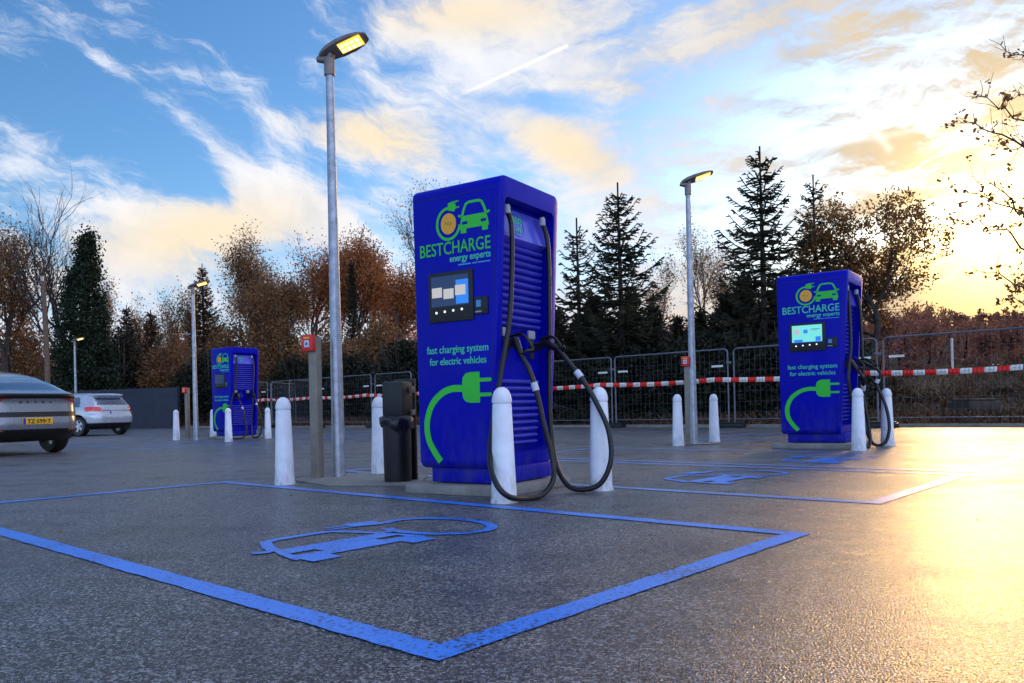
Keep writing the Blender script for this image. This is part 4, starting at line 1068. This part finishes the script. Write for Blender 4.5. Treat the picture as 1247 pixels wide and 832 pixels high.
C = np.concatenate([C*np.array([.88, .88, 1])] + cl)
q = Q(); q.quads(*leaf_quads(rng, C, .125)); MB().tube([(0,0,0),(.1,0,Ht*.5),(.4,0,Ht*.92)], [.4,.25,.1], 10).build('trunk', M['bark'], root); q.build('crown', M['ivy'], root)
tag(root, 'dark column-like tree completely covered in ivy beside the utility pole', 'tree')
# tree at right edge, branches only in frame
def edge_tree():
    Yt = 15.5; Xt = XZ(1345, 480, Yt)[0]; z0 = terr(Xt, Yt)-.1; rng = np.random.default_rng(31)
    root = empty('autumn_tree', (Xt, Yt, z0)); tk = MB(); tk.tube([(0,0,0),(.04,0,2.2),(-.05,.05,4.6),(.05,0,8.6)], [.17,.14,.10,.03], 10)
    br = MB(); tips = []
    tg = [(1162,150,1.0),(1166,235,.6),(1195,118,-.4),(1225,62,.2),(1185,215,-1.0),(1190,330,.4),(1172,262,-.2),(1228,365,.9),(1215,180,1.4),(1240,350,-.6),(1235,120,1.2)]
    tg += [(1450,150,.5),(1480,250,-.5),(1420,80,.8),(1460,330,.2),(1400,200,1.8),(1360,40,-.6),(1380,290,-1.6)]
    for px, py, dy in tg:
        x, z = XZ(px, py, Yt+dy); e = Vector((x-Xt, dy, z-z0)); z_s = max(1.9, e.z - abs(e.x)*.45 - .3); st = Vector((0, 0, min(z_s, 8.2)))
        N = 14; P = []
        for i in range(N+1):
            f = i/N; p = st.lerp(e, f) + Vector((0, 0, .35*math.sin(f*3.14)*(-.4 + f))) + Vector(rng.normal(size=3)*.045*(f > 0)*(i < N)); P.append(p)
        br.tube(P, [.035*(1-f/N)**1.1 + .006 for f in range(N+1)], 5, cap=False); tips += P[8:]
        for i in range(4, N+1):
            for k in range(2 if i > 6 else 1):
                d = (P[i]-P[i-1]).normalized(); ax = Vector(rng.normal(size=3)); ax = (ax-d*ax.dot(d)).normalized(); nd = (d*.6 + ax*.8 + Vector((0,0,.15))).normalized(); l = rng.uniform(.25, .75)*(1.15-i/N*.6)
                q1 = P[i] + nd*l*.5 + Vector(rng.normal(size=3)*.03); q2 = q1 + (nd*l*.5 + Vector((0,0,.04)) + Vector(rng.normal(size=3)*.04)); br.tube([P[i], q1, q2], [.009,.006,.004], 3, cap=False); tips += [q1, q2]
    tk.build('trunk', M['bark'], root); br.build('branches', M['bark'], root)
    T = np.array([tuple(t) for t in tips]); T = T[rng.random(len(T)) < .42]; C = np.repeat(T, 3, 0); C = C + rng.normal(size=C.shape)*.045
    q = Q(); q.quads(*leaf_quads(rng, C, .085)); q.build('crown', M['brown'], root)
    tag(root, 'sparse dark-leaved branches hanging in from the right edge before the sun', 'tree', gT)
edge_tree()
# right side low vegetation
rl = [(1075,24,455,60,'brush'),(1130,23,478,70,'brush'),(1185,22,482,60,'brush'),(1235,22,470,60,'brush'),(1110,30,440,70,'farwood'),(1240,34,420,70,'brown')]
rlab = ['dry brush behind the cables of the teal-screened charger','low dry brush behind the right fence joint','low dry brush under the small white ladder frame','dry brush at the far right edge behind the fence','reddish dry bush between the teal-screened charger and the marker post','brown bush above the tape at the far right edge']
for k, ((px, Y, yt, w, mm), lab) in enumerate(zip(rl, rlab)): shrub('dry_bush', lab, 'bush', 'dry bushes on the right slope', px, Y, yt, w, mm, 160+k, n=3600, leafsize=.09, depth=1.0, bark='barklight')
tl = [(1200,36,400,'slender bare tree on the slope right of the marker post'),(1225,32,395,'bare tree on the slope near the far right edge'),(1080,40,380,'bare sapling behind the teal-screened charger cables'),(1135,42,385,'bare sapling left of the marker post')]
for k, (px, Y, yt, lab) in enumerate(tl): broadleaf('bare_tree', lab, 'tree', gN, px, Y, yt, 'farwood', 330+k, leaves=3, leafsize=.1, maxd=4, nk=(3,4), wfac=.6, keep=.6, thick=.8)

# far wood on the hill (one mass), with its trunks
def far_wood():
    rng = np.random.default_rng(77); root = Q(); tr = MB(); q = Q()
    cnt = 0
    for k in range(760):
        px = rng.uniform(-250, 1500); Y = rng.uniform(62, 120) 
        if px < 1030: Y = rng.uniform(70, 120)
        X = (px-623)/F*Y; z = terr(X, Y)
        ytop = 392 + 10*math.sin(px*.021) + rng.normal()*7 + (12 if px < 1030 else 0)
        Z = XZ(px, ytop, Y)[1]; h = max(2.5, Z-z); w = h*rng.uniform(.22, .34)
        m = 230; lump = rng.normal(size=(6, 3))*np.array([w*.6, w*.6, h*.2]) + np.array([0, 0, h*.52]); v = lump[rng.integers(0, 6, m)] + rng.normal(size=(m, 3))*np.array([w*.22, w*.22, h*.10]) + np.array([X, Y, z]); v = v[(v[:, 2] < z+h*1.05)]
        q.quads(*leaf_quads(rng, v, .36, aspect=.35))
        for j in range(5):
            a = rng.uniform(0, 6.28); q.quads(np.array([[X+math.cos(a)*w*.3*j/4, Y, z+h*.35]]), np.array([[.06, 0, 0]]), np.array([[math.cos(a)*w*.3, 0, h*.38]]))
    o = q.build('far_wood', M['farwood'], None); o['kind'] = 'stuff'
far_wood()
def undergrowth():
    rng = np.random.default_rng(78); q = Q()
    n = 60000; a = rng.uniform(-40, 14, n); b = 19.35 + (rng.random(n)**1.6)*22
    c, s = math.cos(PA), math.sin(PA); x = a*c + b*s; y = -a*s + b*c
    z = np.array([terr(xx, yy) for xx, yy in zip(x, y)]); h = rng.uniform(.05, .36, n)*(b < 19.9)*.6 + rng.uniform(.04, .24, n)*(b >= 19.9)
    C = np.stack([x, y, z+h*.5], 1); ang = rng.uniform(0, 6.28, n)
    W = np.stack([rng.normal(size=n)*.06, rng.normal(size=n)*.06, h*.55], 1); U = np.stack([np.cos(ang), np.sin(ang), np.zeros(n)], 1)*rng.uniform(.008, .03, (n, 1))
    q.quads(C, U, W); o = q.build('undergrowth', M['brush'], None); o['kind'] = 'stuff'
undergrowth()
# scattered pebbles and leaf litter on the asphalt
rng = np.random.default_rng(9); q = Q(); n = 260; x = rng.uniform(-5, 6, n); y = rng.uniform(1.6, 14, n)
C = np.stack([x, y, np.full(n, .009)], 1); U = unit(np.stack([rng.normal(size=n), rng.normal(size=n), rng.normal(size=n)*.15], 1)); W = unit(np.cross(U, np.array([0, 0, 1.]) + rng.normal(size=(n, 3))*.2))
sz = rng.uniform(.004, .013, (n, 1)); q.quads(C, U*sz, W*sz*.6); o = q.build('leaf_litter', M['brown'], None); o['kind'] = 'stuff'

# ------------------------------------------------------------------ sky
SAZ, SEL = 31.5, 10.5
w = bpy.data.worlds.new('World'); sc.world = w; w.use_nodes = True; nt = w.node_tree; nt.nodes.clear(); L = nt.links
class S:
    def __init__(s, v): s.v = v
    def _b(s, o, op, rev=False):
        n = nt.nodes.new('ShaderNodeMath'); n.operation = op; a, b = (s, o) if not rev else (o, s)
        for i, q in enumerate((a, b)):
            if isinstance(q, S): L.new(q.v, n.inputs[i])
            else: n.inputs[i].default_value = q
        return S(n.outputs[0])
    def __add__(s, o): return s._b(o, 'ADD')
    __radd__ = __add__
    def __sub__(s, o): return s._b(o, 'SUBTRACT')
    def __rsub__(s, o): return s._b(o, 'SUBTRACT', True)
    def __mul__(s, o): return s._b(o, 'MULTIPLY')
    __rmul__ = __mul__
    def __truediv__(s, o): return s._b(o, 'DIVIDE')
    def f(s, op, o=0.): return s._b(o, op)
def sm(x, a, b):
    n = nt.nodes.new('ShaderNodeMapRange'); n.interpolation_type = 'SMOOTHSTEP'; L.new(x.v, n.inputs['Value'])
    n.inputs['From Min'].default_value = a; n.inputs['From Max'].default_value = b; return S(n.outputs[0])
def ex(x): return x.f('EXPONENT') if False else S(_exp(x))
def _exp(x):
    n = nt.nodes.new('ShaderNodeMath'); n.operation = 'EXPONENT'; L.new(x.v, n.inputs[0]); return n.outputs[0]
def comb(x, y, z=0.):
    n = nt.nodes.new('ShaderNodeCombineXYZ')
    for i, q in enumerate((x, y, z)):
        if isinstance(q, S): L.new(q.v, n.inputs[i])
        else: n.inputs[i].default_value = q
    return n.outputs[0]
def ns(vec, scale, det=6, rough=.6, dist=0.):
    n = nt.nodes.new('ShaderNodeTexNoise'); n.inputs['Scale'].default_value = scale; n.inputs['Detail'].default_value = det; n.inputs['Roughness'].default_value = rough; n.inputs['Distortion'].default_value = dist
    L.new(vec, n.inputs['Vector']); return S(n.outputs['Fac'])
def cmix(f, a, b):
    n = nt.nodes.new('ShaderNodeMix'); n.data_type = 'RGBA'
    L.new(f.v, n.inputs[0])
    for i, q in ((6, a), (7, b)):
        if isinstance(q, tuple): n.inputs[i].default_value = (*q, 1)
        else: L.new(q, n.inputs[i])
    return n.outputs[2]
tc = nt.nodes.new('ShaderNodeTexCoord'); sp = nt.nodes.new('ShaderNodeSeparateXYZ'); L.new(tc.outputs['Generated'], sp.inputs[0])
X, Y, Z = S(sp.outputs[0]), S(sp.outputs[1]), S(sp.outputs[2])
Ya = Y.f('ABSOLUTE').f('MAXIMUM', .22)
U = X/Ya; V = Z.f('MAXIMUM', -.02)/Ya
def uv(px, py): return ((px-623.5)/F, (496-py)/F)
def gauss(px, py, rx, ry, ang=0):
    u0, v0 = uv(px, py); c, s = math.cos(R(ang)), math.sin(R(ang)); du = U - u0; dv = V - v0
    a = (du*c + dv*s)*(F/rx); b = (dv*c - du*s)*(F/ry)
    return S(_exp((a*a + b*b)*-1.))
def seg(p, q, w, n=None):
    (u0, v0), (u1, v1) = uv(*p), uv(*q); dx, dy = u1-u0, v1-v0; Ln = math.hypot(dx, dy); dx /= Ln; dy /= Ln
    du = U - u0; dv = V - v0; t = du*dx + dv*dy; d = dv*dx - du*dy
    if n is not None: d = d + (n - .5)*.02
    k = t.f('MINIMUM', Ln).f('MAXIMUM', 0.); e = (t - k)
    g = (d*d + e*e)*(-(F/w)**2)
    return S(_exp(g))*sm(t, -.01, Ln*.5)*1.0
# warp field
warp = ns(comb(U, V, 1.3), 3.2, 5, .6); warp2 = ns(comb(U, V, 7.7), 3.2, 5, .6)
Uw = U + (warp - .5)*.22; Vw = V + (warp2 - .5)*.16
def rot(u, v, ang, su, sv):
    c, s = math.cos(R(ang)), math.sin(R(ang)); return comb((u*c + v*s)*su, (v*c - u*s)*sv)
wisp = ns(rot(Uw, Vw, -42, 2.4, 10.5), 1.0, 10, .64, .3)        # streaks running down to the right (left half)
wisp2 = ns(rot(U + (warp2-.5)*.3, V + (warp-.5)*.12, -20, 5.5, 24), 1.0, 8, .66, .4)
band = ns(rot(Uw, Vw, 14, 2.4, 15), 1.0, 10, .64, .4)        # near-level streaks (right half)
band2 = ns(rot(U + (warp2-.5)*.25, V + (warp-.5)*.18, 4, 6, 30), 1.0, 8, .66, .6)
puff = ns(comb(Uw, Vw, 4.2), 7.5, 9, .62, .3)
soft = ns(comb(U, V, 9.1), 2.6, 6, .55)
left = 1 - sm(U, -.15, .22)
strk = (wisp*.58 + wisp2*.42)*left + (band*.62 + band2*.38)*(1 - left)
cream = gauss(250,275,150,48,8) + gauss(470,165,105,36,-16) + gauss(585,15,150,36,0)*.9 + gauss(700,185,80,36,-24) + gauss(760,120,120,50,0)*.3
white = gauss(15,180,52,38,0) + gauss(20,50,60,50,0)*.5 + gauss(105,40,125,14,-38)*.75 + gauss(290,190,120,15,-44)*.85 + gauss(165,160,60,14,-40)*.6 + gauss(340,240,70,36,-20)*.7 + gauss(160,255,120,30,0)*.4 + gauss(560,110,190,44,10)*.45 + gauss(440,60,120,18,14)*.35 + gauss(520,120,110,34,-10)*.5 + gauss(620,60,140,36,-12)*.45 + gauss(440,250,120,24,0)*.35
blues = gauss(330,15,160,40,0) + gauss(90,110,90,26,-25)*.9 + gauss(430,215,70,30,-30)*.5 + gauss(690,130,80,17,-6)*.8 + gauss(500,120,110,14,0)*.55 + gauss(620,205,60,20,0)*.5 + gauss(205,95,110,32,-30)*.7 + gauss(250,225,60,16,-30)*.6 + gauss(880,105,90,15,-4)*.75 + gauss(855,140,90,18,-8)*.55 + gauss(370,110,90,30,0)*.6
hz = 1 - sm(V, .06, .30)
rt = sm(U, -.12, .28)
Dn = cream*.95 + white*.8 - blues*.62 + hz*.7 + rt*.42 + (strk - .5)*5.6 + (puff - .5)*1.15 + .22
mask = sm(Dn, .10, 1.15)
# cloud colour
sunlit = sm(U, .0, .55)
csh = (puff*.5 + strk*.5)
ccol = cmix(sm(csh, .36, .62), (.46, .55, .72), (.78, .80, .86))
ccol = cmix((cream*.85).f('MINIMUM', 1.), ccol, (.86, .70, .46))
grey = cmix(sm(band*.4 + band2*.3 + puff*.3, .41, .58), (.22, .25, .31), (.60, .48, .30))
ccol = cmix(sunlit*.92, ccol, grey)
# base sky
sky = nt.nodes.new('ShaderNodeTexSky'); sky.sky_type = 'NISHITA'; sky.sun_disc = False; sky.sun_elevation = R(SEL); sky.sun_rotation = R(SAZ); sky.air_density = 1.0; sky.dust_density = .6; sky.ozone_density = 2.0
hs = nt.nodes.new('ShaderNodeHueSaturation'); hs.inputs['Saturation'].default_value = 1.2; hs.inputs['Value'].default_value = 1.0; L.new(sky.outputs[0], hs.inputs['Color'])
bg1 = nt.nodes.new('ShaderNodeBackground'); tint = nt.nodes.new('ShaderNodeVectorMath'); tint.operation = 'MULTIPLY'; L.new(hs.outputs[0], tint.inputs[0]); tint.inputs[1].default_value = (1.0, 1.22, 1.5)
L.new(tint.outputs[0], bg1.inputs[0]); bg1.inputs[1].default_value = .12
# pale veil low on the horizon
lowc = cmix(sm(U, -.5, .45), (.60, .68, .84), (.72, .38, .08))
ccol = cmix((1 - sm(V, .0, .17))*.8, ccol, lowc)
# contrails
ct = seg((553,122),(700,58),2.0)*.9 + seg((1130,166),(1188,132),2.4)*.8 + seg((940,196),(1200,160),5.0, puff)*.4 + seg((1048,100),(1062,150),7, puff)*.5 + seg((1060,150),(1090,192),5, puff)*.5 + seg((870,200),(1060,160),4, puff)*.25
cti = ct.f('MINIMUM', 1.)
ccol = cmix(cti, ccol, (1.05, .98, .86)); mask2 = mask.f('MAXIMUM', cti)
# glow of the veiled sun
sd = (math.sin(R(SAZ))*math.cos(R(SEL)), math.cos(R(SAZ))*math.cos(R(SEL)), math.sin(R(SEL)))
cosA = X*sd[0] + Y*sd[1] + Z*sd[2]; ang2 = (1 - cosA)*2.       # ~ angle squared
g1 = S(_exp(ang2*-230.)); g2 = S(_exp(ang2*-85.)); g3 = S(_exp(ang2*-9.))
shape = .55 + .9*puff
def vscale(col, f):
    n = nt.nodes.new('ShaderNodeVectorMath'); n.operation = 'SCALE'; n.inputs[0].default_value = col; L.new(f.v, n.inputs['Scale']); return n.outputs[0]
def vadd(a, b):
    n = nt.nodes.new('ShaderNodeVectorMath'); n.operation = 'ADD'; L.new(a, n.inputs[0]); L.new(b, n.inputs[1]); return n.outputs[0]
glow = vadd(vadd(vscale((3.4, 2.2, .7), g1), vscale((.50, .27, .0), g2*shape)), vscale((.03, .010, .0), g3))
# added fill light: unseen sky overhead and behind the camera made brighter and bluer
sky_fill = sm(Y*-1. + Z*.6, -.05, .55); boost = 1. + sky_fill*1.7
bg2 = nt.nodes.new('ShaderNodeBackground'); ccol = cmix(sky_fill*.9, ccol, (.50, .60, .92)); L.new(ccol, bg2.inputs[0]); L.new(boost.v, bg2.inputs[1])
bg3 = nt.nodes.new('ShaderNodeBackground'); L.new(glow, bg3.inputs[0]); bg3.inputs[1].default_value = 1.0
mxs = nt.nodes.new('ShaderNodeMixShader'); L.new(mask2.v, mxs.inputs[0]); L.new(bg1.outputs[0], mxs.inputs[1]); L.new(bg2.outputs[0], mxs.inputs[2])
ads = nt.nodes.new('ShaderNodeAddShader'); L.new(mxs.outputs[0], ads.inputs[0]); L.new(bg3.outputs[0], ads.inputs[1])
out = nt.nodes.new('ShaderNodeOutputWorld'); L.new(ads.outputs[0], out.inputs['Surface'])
w.cycles.sampling_method = 'MANUAL'; w.cycles.sample_map_resolution = 1024

sl = bpy.data.lights.new('Sun', 'SUN'); sl.energy = 1.3; sl.angle = R(10); sl.color = (1, .58, .22)
so = bpy.data.objects.new('Sun', sl); COL.objects.link(so); so.rotation_euler = Vector(sd).to_track_quat('Z', 'Y').to_euler()

# ------------------------------------------------------------------ camera
cam = bpy.data.cameras.new('Camera'); co = bpy.data.objects.new('Camera', cam); COL.objects.link(co); sc.camera = co
cam.sensor_width = 36; cam.lens = 36*F/1247.0; cam.clip_end = 3000; cam.clip_start = .05
cam.shift_y = (496-416)/1247.0
co.matrix_world = Matrix.Translation((0, 0, H)) @ Matrix.Rotation(R(90), 4, 'X') @ Matrix.Rotation(R(-ROLL), 4, 'Z')
sc.view_settings.view_transform = 'Standard'; sc.view_settings.look = 'None'; sc.view_settings.exposure = .30; sc.view_settings.gamma = 1
sc.render.engine = 'CYCLES'; sc.cycles.use_denoising = True; sc.cycles.max_bounces = 5; sc.cycles.diffuse_bounces = 2; sc.cycles.glossy_bounces = 3; sc.cycles.transparent_max_bounces = 4
sc.cycles.sample_clamp_indirect = 4.0
